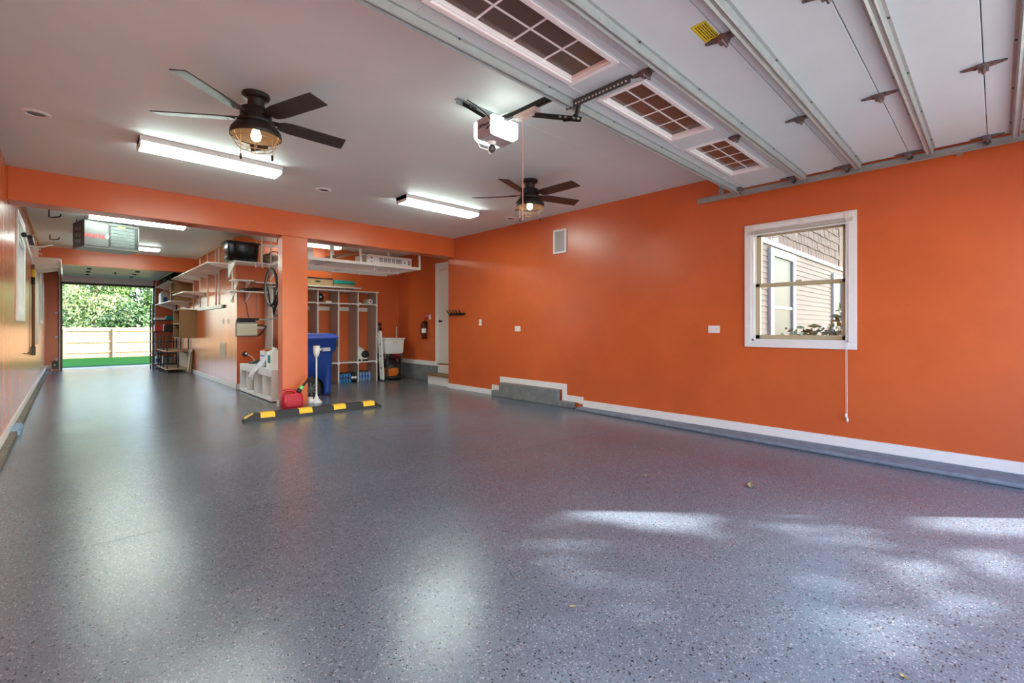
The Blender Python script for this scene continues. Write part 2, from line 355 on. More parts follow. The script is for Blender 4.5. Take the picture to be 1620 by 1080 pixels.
# ---------------------------------------------------------------- window builder
def sash_window(name, x, sgn, y0, y1, z0, z1, zm, cas, jamb_d, sash_m, kind='structure', proud=.022):
    """double hung window in a wall whose room face is at x; sgn=+1 outside lies at +x"""
    r = bpy.data.objects.new(name, None); C.objects.link(r); r.location = (x, (y0 + y1) / 2, z0); r['kind'] = kind
    p = x - sgn * proud
    fr = MB(); c0 = cas
    fr.box(p, y0 - c0, z0 - c0, x, y1 + c0, z0); fr.box(p, y0 - c0, z1, x, y1 + c0, z1 + c0)
    fr.box(p, y0 - c0, z0, x, y0, z1); fr.box(p, y1, z0, x, y1 + c0, z1)
    obj('casing', fr, 'white', r, bevel=.004)
    j = MB(); q = x + sgn * jamb_d; t = .02
    j.box(x, y0, z0, q, y1, z0 + t); j.box(x, y0, z1 - t, q, y1, z1); j.box(x, y0, z0, q, y0 + t, z1); j.box(x, y1 - t, z0, q, y1, z1)
    obj('jamb', j, 'white', r)
    xs = x + sgn * jamb_d * .55; s = .045; d = .035 * sgn
    for nm, za, zb, xo in (('upper_sash', zm - .02, z1 - t, xs + d), ('lower_sash', z0 + t, zm + .02, xs)):
        b = MB(); a0, a1 = y0 + t, y1 - t
        b.box(xo, a0, za, xo + d, a1, za + s); b.box(xo, a0, zb - s * .8, xo + d, a1, zb); b.box(xo, a0, za, xo + d, a0 + s, zb); b.box(xo, a1 - s, za, xo + d, a1, zb)
        so_ = obj(nm, b, sash_m, r, bevel=.003)
        g = MB().box(xo + d * .45, a0 + s, za + s, xo + d * .55, a1 - s, zb - s * .8); obj('pane', g, 'glass', so_)
        if nm == 'lower_sash': obj('sash_lock', MB().box(xo, (y0 + y1) / 2 - .03, zb, xo + d, (y0 + y1) / 2 + .03, zb + .018), 'tan', so_)
    return r
w3 = sash_window('window_1', XR, 1, *WR, 1.665, .068, .12, 'tan')
w1 = sash_window('window_2', XL, -1, *WL1, 1.98, .075, .12, 'white')
w2 = sash_window('window_3', XL, -1, *WL2, 1.95, .07, .12, 'white')
# raised blind on the right window
bl = thing('window_blind', 'white mini blind raised to the top of the right wall window', 'blind', (XR + .03, 1.44, 2.2))
obj('head_rail', MB().box(XR - .035, .955, 2.268, XR + .012, 1.93, 2.312), 'white', bl, bevel=.003)
for i in range(7):
    z = 2.262 - i * .005
    obj('slat', MB().box(XR - .03, .96, z - .0015, XR - .002, 1.92, z + .0015), 'offwhite', bl)
obj('bottom_rail', MB().box(XR - .03, .96, 2.21, XR - .002, 1.92, 2.224), 'white', bl, bevel=.003)
for y in (.99, 1.38, 1.86): obj('bracket', MB().box(XR - .04, y, 2.258, XR + .014, y + .035, 2.318), 'offwhite', bl)
for y in (1.004, 1.014):
    c = obj('pull_cord', MB().tube([(XR - .038, y, 2.27), (XR - .04, y + .002, 1.2), (XR - .03, y, .36 if y > 1.01 else .32)], .0022, 6), 'white', bl)
    z = .36 if y > 1.01 else .32
    obj('tassel', MB().lathe([(.003, 0), (.009, -.01), (.011, -.04), (.004, -.045)], (XR - .03, y, z + .01), 10), 'white', c)
# blind on left window
bl2 = thing('window_blind', 'white blind bunched at the top of the near left wall window', 'blind', (XL + .03, 9.15, 2.5))
obj('head_rail', MB().box(XL - .02, 8.57, 2.56, XL + .028, 9.73, 2.61), 'white', bl2)
for i in range(22):
    z = 2.55 - i * .011
    obj('slat', MB().box(XL - .012, 8.59, z - .002, XL + .02, 9.71, z + .002), 'offwhite', bl2)
# ---------------------------------------------------------------- fluorescent fixtures
def fluorescent(x0, y0, x1, y1, label, m='tube', first=[None]):
    cx_, cy_ = (x0 + x1) / 2, (y0 + y1) / 2; lx, ly = (x1 - x0) / 2, (y1 - y0) / 2
    t = thing('fluorescent_light', label, 'ceiling light', (cx_, cy_, ZC), 'fluorescent ceiling lights')
    obj('housing', MB().box(-lx, -ly, -.048, lx, ly, 0), 'white', t, world=False)
    poly = [(-ly * .97, -.0485), (-ly * .92, -.072), (-ly * .8, -.082), (ly * .8, -.082), (ly * .92, -.072), (ly * .97, -.0485)]
    obj('diffuser', MB().prism(poly, lambda a, b, s: (s, a, b), -lx + .012, lx - .012), m, t, world=False)
    p2 = [(a * 1.03, b * 1.03) for a, b in poly] + [(ly * 1.02, 0), (-ly * 1.02, 0)]
    for s in (-1, 1): obj('end_cap', MB().prism(p2, lambda a, b, q: (q, a, b), s * lx - .012 * (s > 0), s * lx + .012 * (s < 0)), 'white', t, world=False)
    return t
fluorescent(.46, 5.38, 1.68, 5.64, 'long fluorescent ceiling light beyond the nearer ceiling fan')
fluorescent(3.20, 5.36, 4.44, 5.62, 'long fluorescent ceiling light beside the farther ceiling fan')
fluorescent(.2, 9.42, 1.42, 9.68, 'fluorescent ceiling light above the hanging heater, just past the beam')
fluorescent(.2, 12.6, 1.43, 12.86, 'fluorescent ceiling light behind the hanging heater')
fluorescent(2.97, 9.62, 4.19, 9.86, 'fluorescent fixture over the lockers behind the overhead rack', 'tube_dim')
# recessed downlights
for (x, y, lb) in [(-.2, 5.44, 'round recessed downlight beside the left wall'), (2.34, 5.93, 'round recessed downlight between the two fluorescent lights'), (5.12, 5.40, 'round recessed downlight near the orange right wall')]:
    t = thing('downlight', lb, 'ceiling light', (x, y, ZC), 'recessed downlights')
    obj('trim_ring', MB().lathe([(.055, -.002), (.062, -.012), (.09, -.008), (.095, 0)], n=28, cap=False), 'white', t, world=False)
    obj('reflector', MB().lathe([(.06, -.004), (.035, -.0015), (.001, -.001)], n=24), 'grey', t, world=False)

# ---------------------------------------------------------------- ceiling fans
def fan_parts():
    t = thing('ceiling_fan', '', 'ceiling fan', (0, 0, 0), 'industrial ceiling fans')
    obj('canopy', MB().lathe([(.094, 0), (.097, -.012), (.09, -.03), (.066, -.036), (.058, -.04), (.058, -.115)], n=32), 'bronze', t, world=False)
    obj('motor_housing', MB().lathe([(.066, -.1), (.07, -.108), (.1, -.114), (.108, -.12), (.108, -.19), (.118, -.196), (.128, -.206), (.128, -.226), (.1, -.23)], n=36), 'bronze', t, world=False)
    sh = obj('lamp_shade', MB().lathe([(.1, -.222), (.118, -.226), (.148, -.246), (.168, -.276), (.174, -.296), (.174, -.322), (.170, -.324), (.169, -.3), (.161, -.28), (.142, -.254), (.11, -.234), (.02, -.232)], n=40, cap=False), 'bronze', t, world=False)
    obj('shade_lining', MB().lathe([(.168, -.318), (.167, -.3), (.159, -.281), (.140, -.256), (.108, -.2365), (.02, -.2355)], n=40, cap=False), 'bronze_in', sh, world=False)
    obj('bulb', MB().lathe([(.018, -.236), (.02, -.262), (.03, -.285), (.036, -.31), (.03, -.338), (.012, -.352), (.001, -.354)], n=20), 'bulb', t, world=False)
    cg = MB()
    for k in range(6):
        a = k * pi / 3 + .3
        cg.tube([(r * cos(a), r * sin(a), z) for r, z in ((.171, -.31), (.16, -.345), (.135, -.385), (.10, -.412), (.06, -.422))], .0032, 6)
    for r, z in ((.06, -.422), (.156, -.352)):
        cg.tube([(r * cos(2 * pi * k / 28), r * sin(2 * pi * k / 28), z) for k in range(29)], .0032, 6)
    obj('cage', cg, 'wire', t, world=False)
    for (a, L, dz) in ((2.2, .13, -.43), (5.4, .1, -.46)):
        x, y = .13 * cos(a), .13 * sin(a)
        ch = obj('pull_chain', MB().tube([(x, y, -.23), (x, y, dz)], .0022, 6), 'wire', t, world=False)
        obj('chain_pull', MB().lathe([(.002, 0), (.008, -.006), (.008, -.04), (.004, -.046)], (x, y, dz), 10), 'bronze', ch, world=False)
    for k in range(5):
        R = Matrix.Rotation(k * 2 * pi / 5, 3, 'Z') @ Matrix.Rotation(rad(-13), 3, 'X')
        out = [(.16, -.04), (.19, -.06), (.25, -.07), (.672, -.07), (.69, .07), (.25, .07), (.19, .06), (.16, .04)]
        b = MB().prism(out, lambda x, y, z: Vector((0, 0, -.185)) + R @ Vector((x, y, z)), -.004, .004)
        bo = obj('blade', b, 'blade', t, world=False, bevel=.002)
        ir = MB().prism([(.1, -.02), (.18, -.025), (.25, -.012), (.25, .012), (.18, .025), (.1, .02)], lambda x, y, z: Vector((0, 0, -.185)) + R @ Vector((x, y, z)), .0045, .011)
        for sx, sy in ((.205, -.02), (.205, .02), (.235, 0)): ir.lathe([(.006, -.0065), (.006, -.004)], Vector((0, 0, -.185)) + R @ Vector((sx, sy, 0)), 8)
        obj('blade_iron', ir, 'bronze', bo, world=False)
    return t
f1 = fan_parts(); f1['label'] = 'nearer bronze five-blade ceiling fan with lit caged lamp'; f1.location = (1.017, 3.862, ZC); f1.rotation_euler.z = rad(1)
f2 = copy_tree(f1); f2['label'] = 'farther bronze five-blade ceiling fan near the orange right wall'; f2.location = (3.965, 3.848, ZC); f2.rotation_euler.z = rad(-16)

# ---------------------------------------------------------------- overhead garage door
DZ = 2.70
gd = thing('overhead_garage_door', 'white sectional garage door raised flat under the ceiling with galvanised struts', 'garage door', (2.44, .9, DZ), kind='thing')
DX0, DX1 = -.24, 5.24
seams = [2.0, 1.42, .975, .525, .055, -.40]
WINS = [(-.02, .96), (1.19, 2.21), (2.53, 3.46), (3.77, 4.68)]
WY0, WY1 = 1.50, 1.79
for i in range(5):
    ya, yb = seams[i + 1] + .002, seams[i] - .002
    mb = MB()
    if i == 0:
        x = DX0
        for a, b in WINS: mb.box(x, ya, DZ, a, yb, DZ + .045); mb.box(a, ya, DZ, b, WY0, DZ + .045); mb.box(a, WY1, DZ, b, yb, DZ + .045); x = b
        mb.box(x, ya, DZ, DX1, yb, DZ + .045)
    else: mb.box(DX0, ya, DZ, DX1, yb, DZ + .045)
    p = obj('door_panel', mb, 'door_white', gd, bevel=.003)
    if i == 0:
        obj('pressed_ridge', MB().box(DX0, 1.462, DZ - .004, DX1, 1.470, DZ).box(DX0, 1.835, DZ - .003, DX1, 1.841, DZ), 'door_white', p)
for a, b in WINS[1:]:
    fr = MB(); f_ = .045
    def ring(x0, y0, x1, y1, t, z0, z1): fr.box(x0, y0, z0, x1, y0 + t, z1); fr.box(x0, y1 - t, z0, x1, y1, z1); fr.box(x0, y0 + t, z0, x0 + t, y1 - t, z1); fr.box(x1 - t, y0 + t, z0, x1, y1 - t, z1)
    ring(a - .03, WY0 - .03, b + .03, WY1 + .03, .032, DZ - .012, DZ + .001); ring(a, WY0, b, WY1, .012, DZ, DZ + .045)
    wf = obj('window_frame', fr, 'white', gd, bevel=.003)
    n_ = 4; mu = MB(); wd = (b - a - .024)
    for k in range(1, n_): xx = a + .012 + wd * k / n_; mu.box(xx - .006, WY0 + .012, DZ + .022, xx + .006, WY1 - .012, DZ + .03)
    ym = (WY0 + WY1) / 2; mu.box(a + .012, ym - .006, DZ + .0225, b - .012, ym + .006, DZ + .0295)
    obj('muntin_grid', mu, 'white', wf)
    for k in range(n_):
        for (q0, q1) in ((WY0 + .012, ym - .006), (ym + .006, WY1 - .012)):
            x0 = a + .012 + wd * k / n_ + .008 * (k > 0); x1 = a + .012 + wd * (k + 1) / n_ - .008 * (k < n_ - 1)
            obj('pane', MB().box(x0, q0, DZ + .024, x1, q1, DZ + .028), 'doorglass', wf)
def strut(y):
    prof = [(-.04, 0), (-.04, -.003), (-.026, -.004), (-.022, -.042), (-.016, -.046), (-.005, -.039), (.005, -.039), (.016, -.046), (.022, -.042), (.026, -.004), (.04, -.003), (.04, 0)]
    s_ = obj('strut', MB().prism(prof, lambda a, b, t: (t, y + a, DZ + b), DX0, DX1), 'galv', gd)
    sc = MB()
    for k in range(8):
        for s in (-1, 1): sc.lathe([(.006, -.006), (.006, 0)], (DX0 + .3 + k * .7, y + s * .033, DZ - .003), 8)
    obj('screw', sc, 'steel_dk', s_)
for y in (1.955, 1.325, .885, .395, -.10): strut(y)
hp = [(-.028, -.095), (-.006, -.095), (-.022, -.04), (-.026, 0), (-.02, .04), (-.006, .095), (.006, .095), (.02, .04), (.026, 0), (.022, -.04), (.006, -.095)]
hp = hp[1:]
for si in (1, 2, 3, 4):
    for x in (1.12, 2.44, 3.78, 5.20):
        y = seams[si]
        h = MB().prism(hp, lambda a, b, t: (x + a * 1.25, y + b, DZ + t), -.007, -.0005)
        h.prism([(-.034, -.007), (-.018, -.034), (.018, -.034), (.034, -.007)], lambda a, b, t: (x + a, t, DZ + b), y - .022, y + .022)
        h.tube([(x - .042, y, DZ - .03), (x + .042, y, DZ - .03)], .009, 8)
        for s in (-1, 1): h.lathe([(.005, -.012), (.005, -.006)], (x, y + s * .075, DZ), 8); h.lathe([(.005, -.012), (.005, -.006)], (x + .015 * s, y + s * .035, DZ), 8)
        ho = obj('hinge', h, 'hinge', gd)
        if x > 5: obj('roller', MB().tube([(x, y, DZ - .026), (x + .09, y, DZ - .02)], .006, 8).lathe([(.02, -.008), (.023, 0), (.02, .008)], (x + .1, y, DZ - .018), 14, Matrix.Rotation(pi / 2, 3, 'Y')), 'steel_dk', ho)
ang = MB(); x = 2.40
ang.box(x, 1.50, DZ - .004, x + .035, 1.99, DZ - .0005); ang.box(x, 1.50, DZ - .05, x + .004, 1.99, DZ - .004)
an = obj('centre_stile', ang, 'steel_dk', gd)
hs = MB()
for k in range(17): hs.lathe([(.006, -.0015), (.006, .0015)], (x - .0005, 1.53 + k * .027, DZ - .03), 8, Matrix.Rotation(pi / 2, 3, 'Y')); hs.lathe([(.006, -.0055), (.006, -.004)], (x + .02, 1.53 + k * .027, DZ), 8)
obj('punched_hole', hs, 'offwhite', an, kind='stuff')
tb = obj('top_bracket', MB().box(5.16, 1.88, DZ - .03, 5.24, 1.99, DZ).bar((5.24, 1.93, DZ - .03), (5.33, 1.93, DZ - .05), .012, .012), 'hinge', gd, bevel=.003)
st = obj('warning_sticker', MB().box(2.245, .985, DZ - .0012, 2.42, 1.062, DZ - .0002), 'stick_y', gd, label='yellow warning sticker')
sb = MB().box(2.250, .989, DZ - .0016, 2.415, .9905, DZ - .0011).box(2.250, 1.0565, DZ - .0016, 2.415, 1.058, DZ - .0011).box(2.250, .989, DZ - .0016, 2.2515, 1.058, DZ - .0011).box(2.4135, .989, DZ - .0016, 2.415, 1.058, DZ - .0011)
random.seed(3)
for r in range(5):
    x = 2.262
    while x < 2.395:
        L = random.uniform(.006, .018); y = 1.048 - r * .012; sb.box(x, y - .006, DZ - .0017, min(x + L, 2.405), y, DZ - .0011); x += L + .004
obj('sticker_print', sb, 'black', st)
# rail that carries the door on the right
tr = thing('door_track', 'galvanised horizontal garage door track along the orange right wall', 'door track', (5.34, 1, 2.66))
prof = [(-.012, -.02), (.02, -.02), (.02, .035), (-.012, .035), (-.012, .03), (.015, .03), (.015, -.015), (-.012, -.015)]
obj('rail', MB().prism(prof, lambda a, b, t: (5.32 + a, t, 2.665 + b), YF + .1, 2.43), 'galv', tr)
hg = MB().box(5.345, 2.14, 2.66, 5.35, 2.19, ZC - .0005).box(5.345, 2.14, ZC - .006, 5.40, 2.19, ZC - .0005)
hgo = obj('hanger', hg, 'galv', tr)
hh = MB()
for k in range(8): hh.lathe([(.006, -.001), (.006, .001)], (5.3445, 2.153 + .024 * (k % 2), 2.70 + .03 * k), 8, Matrix.Rotation(pi / 2, 3, 'Y'))
obj('punched_hole', hh, 'steel_dk', hgo, kind='stuff')
obj('wall_bracket', MB().box(5.345, .2, 2.66, XR, .24, 2.666).box(5.345, -.45, 2.66, XR, -.41, 2.666), 'galv', tr)

# ---------------------------------------------------------------- opener
op = thing('garage_door_opener', 'white garage door opener with lit lens hung from the ceiling', 'door opener', (2.43, 2.72, 2.82))
OX0, OX1, OY0, OY1, OZ0, OZ1 = 2.31, 2.565, 2.64, 2.83, 2.675, 2.825
obj('housing', MB().box(OX0, OY0 + .02, OZ0, OX1, OY1 - .012, OZ1), mat('opener_grey', (168, 158, 160), .45), op, bevel=.006)
def lens_poly(y0, y1):
    b = MB(); pts = [(OX0 - .004, OZ1 - .01), (OX0 - .004, OZ0 + .03), (OX0 + .01, OZ0 + .004), (OX0 + .035, OZ0 - .006), (OX1 - .035, OZ0 - .006), (OX1 - .005, OZ0 + .008), (OX1 + .006, OZ0 + .035), (OX1 + .004, OZ1 - .01)]
    return b.prism(pts, lambda a, z, t: (a, t, z), y0, y1)
obj('light_lens', lens_poly(OY0 - .02, OY0 + .02), 'lens', op, bevel=.008)
obj('light_lens', lens_poly(OY1 - .012, OY1 + .025), 'lens', op, bevel=.008)
text('lettering', 'LiftMaster', .036, 'black', op, frame_mat((OX0 - .0012, 2.735, OZ0 + .088), (0, -1, 0), (0, 0, 1)))
obj('logo_mark', MB().prism([(0, 0), (.022, .006), (.022, .018), (.008, .016)], lambda a, b, t: (t, 2.70 - a, OZ0 + .045 + b), OX0 - .0015, OX0), 'black', op)
rl = obj('opener_rail', MB().box(2.415, -.55, 2.79, 2.455, 2.64, 2.825), 'blackmetal', op)
obj('drive_chain', MB().box(2.428, -.5, 2.784, 2.442, 2.6, 2.79), 'steel_dk', rl)
obj('trolley', MB().box(2.40, 2.28, 2.755, 2.47, 2.5, 2.785).box(2.41, 2.32, 2.74, 2.46, 2.42, 2.756), 'offwhite', op, bevel=.004)
arm = MB().bar((2.445, 2.36, 2.76), (2.445, 1.90, 2.575), .006, .034, up=(0, 0, 1))
ao = obj('straight_arm', arm, 'blackmetal', op)
obj('curved_arm', MB().tube([(2.437, 2.04, 2.615), (2.437, 1.975, 2.60), (2.437, 1.935, 2.615), (2.437, 1.915, 2.66), (2.437, 1.90, 2.69)], .014, 8), 'blackmetal', op)
bo = MB()
for y, z in ((1.915, 2.583), (1.95, 2.597), (2.02, 2.624), (2.07, 2.645)): bo.lathe([(.008, -.012), (.008, .004)], (2.436, y, z), 10, Matrix.Rotation(pi / 2, 3, 'Y'))
obj('bolt', bo, 'galv', ao)
br = MB().bar((2.14, 2.86, ZC - .022), (2.66, 2.86, ZC - .022), .004, .04).box(2.14, 2.84, ZC - .006, 2.66, 2.88, ZC - .001)
obj('ceiling_angle', br, 'galv', op)
obj('hanging_strap', MB().bar((2.20, 2.86, ZC - .02), (2.36, 2.74, OZ1), .004, .028).bar((2.34, 2.86, ZC - .02), (2.22, 2.80, ZC - .05), .005, .025), 'blackmetal', op)
obj('hanging_strap', MB().bar((2.56, 2.86, ZC - .02), (2.52, 2.74, OZ1), .004, .028), 'galv', op)
obj('cable', MB().tube([(2.2, 2.8, 2.94), (2.22, 2.72, 2.88), (2.24, 2.66, 2.82), (2.27, 2.63, 2.78), (2.30, 2.62, 2.74), (2.303, 2.70, 2.72)], .004, 6), 'black', op)
obj('cable', MB().tube([(2.4, 2.7, OZ1), (2.46, 2.55, 2.85), (2.52, 2.38, 2.87), (2.56, 2.28, 2.93), (2.57, 2.26, 2.954)], .0045, 6), 'black', op)
obj('cable', MB().tube([(2.38, 2.7, OZ1), (2.42, 2.58, 2.84), (2.50, 2.40, 2.86), (2.53, 2.3, 2.9)], .003, 6), 'white', op)
obj('release_cord', MB().tube([(2.44, 2.44, 2.755), (2.44, 2.44, 2.0)], .003, 6), mat('pale_red_cord', (226, 176, 168), .6), op)
sc_ = thing('security_camera', 'small white security camera with black face under the door opener', 'camera', (2.43, 2.76, 2.66))
Rm = Matrix.Rotation(rad(-44), 3, 'Z') @ Matrix.Rotation(rad(105), 3, 'X')
obj('mount', MB().lathe([(.035, .008), (.034, -.002), (.014, -.006), (.012, -.03)], (2.43, 2.78, 2.667), 16), 'white', sc_)
Rc = Matrix.Rotation(rad(0), 3, 'Z')
dirv = Vector((-.55, -.75, -.25)).normalized(); q_ = dirv.to_track_quat('Z', 'Y').to_matrix()
cb = MB(); cpos = Vector((2.44, 2.79, 2.625))
cb.prism([(.03 * cos(a) * (1.0), .036 * sin(a)) for a in [2 * pi * k / 20 for k in range(20)]], lambda a, b, t: cpos + q_ @ Vector((a, b, t)), -.04, .04)
obj('body', cb, 'white', sc_, bevel=.006)
fc = MB(); fc.prism([(.027 * cos(a), .033 * sin(a)) for a in [2 * pi * k / 20 for k in range(20)]], lambda a, b, t: cpos + q_ @ Vector((a, b, t)), .04, .043)
fo = obj('face', fc, 'black', sc_)
obj('camera_lens', MB().lathe([(.011, .043), (.010, .046), (.005, .045)], cpos, 16, q_), 'grey', fo)
obj('cable', MB().tube([(2.45, 2.83, 2.63), (2.41, 2.90, 2.66), (2.36, 2.88, 2.70), (2.33, 2.86, 2.74)], .003, 6), 'white', sc_)

# ---------------------------------------------------------------- right wall fittings
sp = thing('wall_speaker', 'white framed rectangular wall speaker high on the orange wall', 'speaker', (XR, 4.66, 2.53))
obj('frame', MB().box(XR - .02, 4.53, 2.345, XR, 4.565, 2.715).box(XR - .02, 4.755, 2.345, XR, 4.79, 2.715).box(XR - .02, 4.565, 2.345, XR, 4.755, 2.375).box(XR - .02, 4.565, 2.685, XR, 4.755, 2.715), 'white', sp, bevel=.004)
obj('grille', MB().box(XR - .014, 4.565, 2.375, XR - .002, 4.755, 2.685), 'grille', sp)
def plate(x, y, z, w_, h_, label, cat, kind_, grp=None, ax='x', sg=-1):
    t = thing('light_switch' if kind_ == 's' else 'wall_outlet', label, cat, (x, y, z), grp)
    def bx(a0, c0, a1, c1, d0, d1):
        return MB().box(x + sg * d0, y + a0, z + c0, x + sg * d1, y + a1, z + c1) if ax == 'x' else MB().box(x + a0, y + sg * d0, z + c0, x + a1, y + sg * d1, z + c1)
    obj('cover_plate', bx(-w_ / 2, -h_ / 2, w_ / 2, h_ / 2, 0, .006), 'white', t, bevel=.002)
    if kind_ == 's': obj('toggle', bx(-.006, -.014, .006, .014, .006, .02), 'offwhite', t)
    else:
        for s in (-1, 1):
            if w_ > h_: obj('socket', bx(s * w_ * .24 - .016, -.014, s * w_ * .24 + .016, .014, .006, .009), 'offwhite', t)
            else: obj('socket', bx(-.016, s * h_ * .24 - .014, .016, s * h_ * .24 + .014, .006, .009), 'offwhite', t)
    return t
plate(XR, 6.585, 1.295, .07, .115, 'white light switch right of the coat hooks', 'light switch', 's')
plate(XR, 5.60, 1.18, .13, .09, 'white double outlet plate below the wall speaker', 'outlet', 'o')
plate(XR, 2.30, 1.18, .135, .085, 'white outlet plate left of the right wall window', 'outlet', 'o')
cr = thing('coat_rack', 'black five-hook coat rack on the end of the orange wall', 'coat rack', (XR, 7.27, 1.47))
obj('back_bar', MB().box(XR - .016, 7.03, 1.445, XR, 7.51, 1.485), 'blackmetal', cr, bevel=.003)
for k in range(5):
    y = 7.08 + k * .095
    obj('hook', MB().tube([(XR - .012, y, 1.455), (XR - .04, y, 1.44), (XR - .07, y, 1.465), (XR - .09, y + .05, 1.53)], .011, 8).lathe([(.001, -.016), (.017, 0), (.001, .016)], (XR - .09, y + .052, 1.535), 8), 'blackmetal', cr)

# ---------------------------------------------------------------- recess: door, steps, extinguisher
d1 = bpy.data.objects.new('door_1', None); C.objects.link(d1); d1.location = (XA, 8.1, .4); d1['kind'] = 'structure'
d1['label'] = 'white entry door above two steps'
obj('casing', MB().box(XA - .022, 8.51, .2, XA, 8.63, 2.62).box(XA - .022, 7.582, 2.5, XA, 8.51, 2.62), 'white', d1, bevel=.004)
obj('jamb', MB().box(XA - .012, 8.47, .41, XA - .002, 8.51, 2.5).box(XA - .012, 7.582, 2.46, XA - .002, 8.47, 2.5), 'offwhite', d1)
lf = obj('door_leaf', MB().box(XA - .006, 7.583, .42, XA - .001, 8.465, 2.455), 'offwhite', d1)
obj('door_panel', MB().box(XA - .010, 7.70, .6, XA - .006, 8.33, 1.2).box(XA - .010, 7.70, 1.4, XA - .006, 8.33, 2.3), 'offwhite', lf, bevel=.003)
obj('door_knob', MB().lathe([(.026, 0), (.026, .006), (.011, .01), (.011, .035), (.027, .042), (.03, .056), (.022, .068), (.001, .07)], (XA - .006, 8.41, 1.34), 18, Matrix.Rotation(-pi / 2, 3, 'Y')), 'bronze', lf)
obj('threshold', MB().box(XA - .05, 7.583, .395, XA, 8.51, .42), 'wood_dk', d1)
stp = thing('entry_step', 'two white risers with worn grey treads below the entry door', 'step', (5.7, 8, 0))
obj('riser', MB().box(5.56, 7.583, 0, XA - .052, 8.44, .185), 'white', stp)
obj('tread', MB().box(5.52, 7.583, .185, XA - .052, 8.47, .215), 'wood_dk', stp, bevel=.004)
obj('riser', MB().box(XA - .045, 7.583, .215, XA - .023, 8.49, .395), 'white', stp)
fe = thing('fire_extinguisher', 'dark fire extinguisher with white label hung beside the entry door', 'fire extinguisher', (XA - .07, 9.0, .95))
x, y = XA - .075, 9.0
obj('cylinder', MB().lathe([(.05, .95), (.056, .96), (.056, 1.24), (.045, 1.275), (.02, 1.295), (.018, 1.31)], (x, y, 0), 20), mat('dark_red_enamel', (80, 14, 16), .3), fe)
obj('label_band', MB().lathe([(.0565, 1.08), (.0565, 1.18)], (x, y, 0), 20, cap=False), 'white', fe)
obj('valve', MB().box(x - .02, y - .03, 1.305, x + .02, y + .03, 1.34).bar((x, y, 1.345), (x - .02, y - .09, 1.375), .02, .008).bar((x, y, 1.325), (x - .02, y - .08, 1.315), .018, .006), 'black', fe)
obj('hose', MB().tube([(x - .01, y + .03, 1.32), (x - .03, y + .075, 1.28), (x - .03, y + .08, 1.15), (x - .03, y + .07, 1.04)], .01, 8), 'black', fe)
obj('wall_hanger', MB().box(x + .04, y - .015, 1.1, XA, y + .015, 1.35), 'blackmetal', fe)
fs = thing('fire_sign', 'red fire extinguisher sign above the hanging extinguisher', 'sign', (XA, 9.0, 1.47))
obj('plate', MB().box(XA - .004, 8.93, 1.39, XA, 9.08, 1.52), 'redsign', fs)
text('lettering', 'FIRE', .045, 'white', fs, frame_mat((XA - .005, 9.005, 1.485), (0, -1, 0), (0, 0, 1)))
text('lettering', 'EXTINGUISHER', .018, 'white', fs, frame_mat((XA - .005, 9.005, 1.45), (0, -1, 0), (0, 0, 1)))
single('inspection_tag', MB().box(XA - .003, 8.83, 1.385, XA, 8.915, 1.49), 'white', 'white notice tag beside the red fire sign', 'sign')

# ---------------------------------------------------------------- locker unit
LF, LB = 9.76, 10.235
lx = [2.86, 3.30, 3.738, 4.178, 4.617, 5.062]
lk = thing('locker_unit', 'white open locker unit of five tall bays with grey sides', 'lockers', (3.96, 10.0, 0))
for x in lx:
    p = obj('upright_panel', MB().box(x - .009, LF + .004, 0, x + .009, LB, 1.985), 'locker_in', lk)
    obj('edge_band', MB().box(x - .0095, LF, 0, x + .0095, LF + .004, 1.985), 'white', p)
obj('top_panel', MB().box(2.83, LF - .015, 1.985, 5.10, LB, 2.01), 'white', lk)
for i in range(5):
    a, b = lx[i] + .0095, lx[i + 1] - .0095
    obj('shelf', MB().box(a, LF, 1.71, b, LB, 1.73), 'white', lk)
    obj('seat_shelf', MB().box(a, LF, .425, b, LB, .447), 'white', lk)
    obj('hook_rail', MB().box(a, LB - .02, 1.575, b, LB, 1.665), 'white', lk)
for x in lx[1:]:
    for z in (1.685, .40): obj('shelf_bracket', MB().box(x - .028, LF - .003, z, x + .022, LF + .03, z + .024), 'white', lk)
# things in the lockers
plate(4.0, YR, 1.885, .11, .085, 'white wall outlet seen through the locker bay behind the blue bin', 'outlet', 'o', ax='y')
pt = thing('paper_towel_roll', 'white paper towel roll lying on the top shelf of the last locker bay', 'paper roll', (4.92, 9.95, 1.79))
Ry = Matrix.Rotation(rad(78), 3, 'X')
obj('roll', MB().lathe([(.02, -.135), (.056, -.135), (.058, -.13), (.058, .13), (.056, .135), (.02, .135), (.02, -.135)], (4.93, 9.94, 1.788), 28, Matrix.Rotation(rad(90), 3, 'X') , cap=False), 'white', pt)
obj('core', MB().lathe([(.02, -.134), (.02, .134)], (4.93, 9.94, 1.788), 18, Matrix.Rotation(rad(90), 3, 'X'), cap=False), 'black', pt)
ca = thing('desk_fan', 'small black fan on the top locker shelf beside the outlet', 'fan', (3.83, 9.95, 1.73))
obj('base', MB().lathe([(.045, 1.73), (.05, 1.738), (.02, 1.75), (.015, 1.79)], (3.83, 9.95, 0), 16), 'black', ca)
obj('guard', MB().lathe([(.075, -.03), (.085, 0), (.07, .03), (.02, .035)], (3.845, 9.93, 1.85), 20, Matrix.Rotation(rad(90), 3, 'X')), 'black', ca)
obj('hub', MB().lathe([(.02, .035), (.016, .045), (.001, .046)], (3.845, 9.93, 1.85), 12, Matrix.Rotation(rad(90), 3, 'X')), 'white', ca)
bx_ = thing('small_carton', 'small white carton lying on the locker shelf below the outlet', 'box', (3.99, 9.9, 1.73))
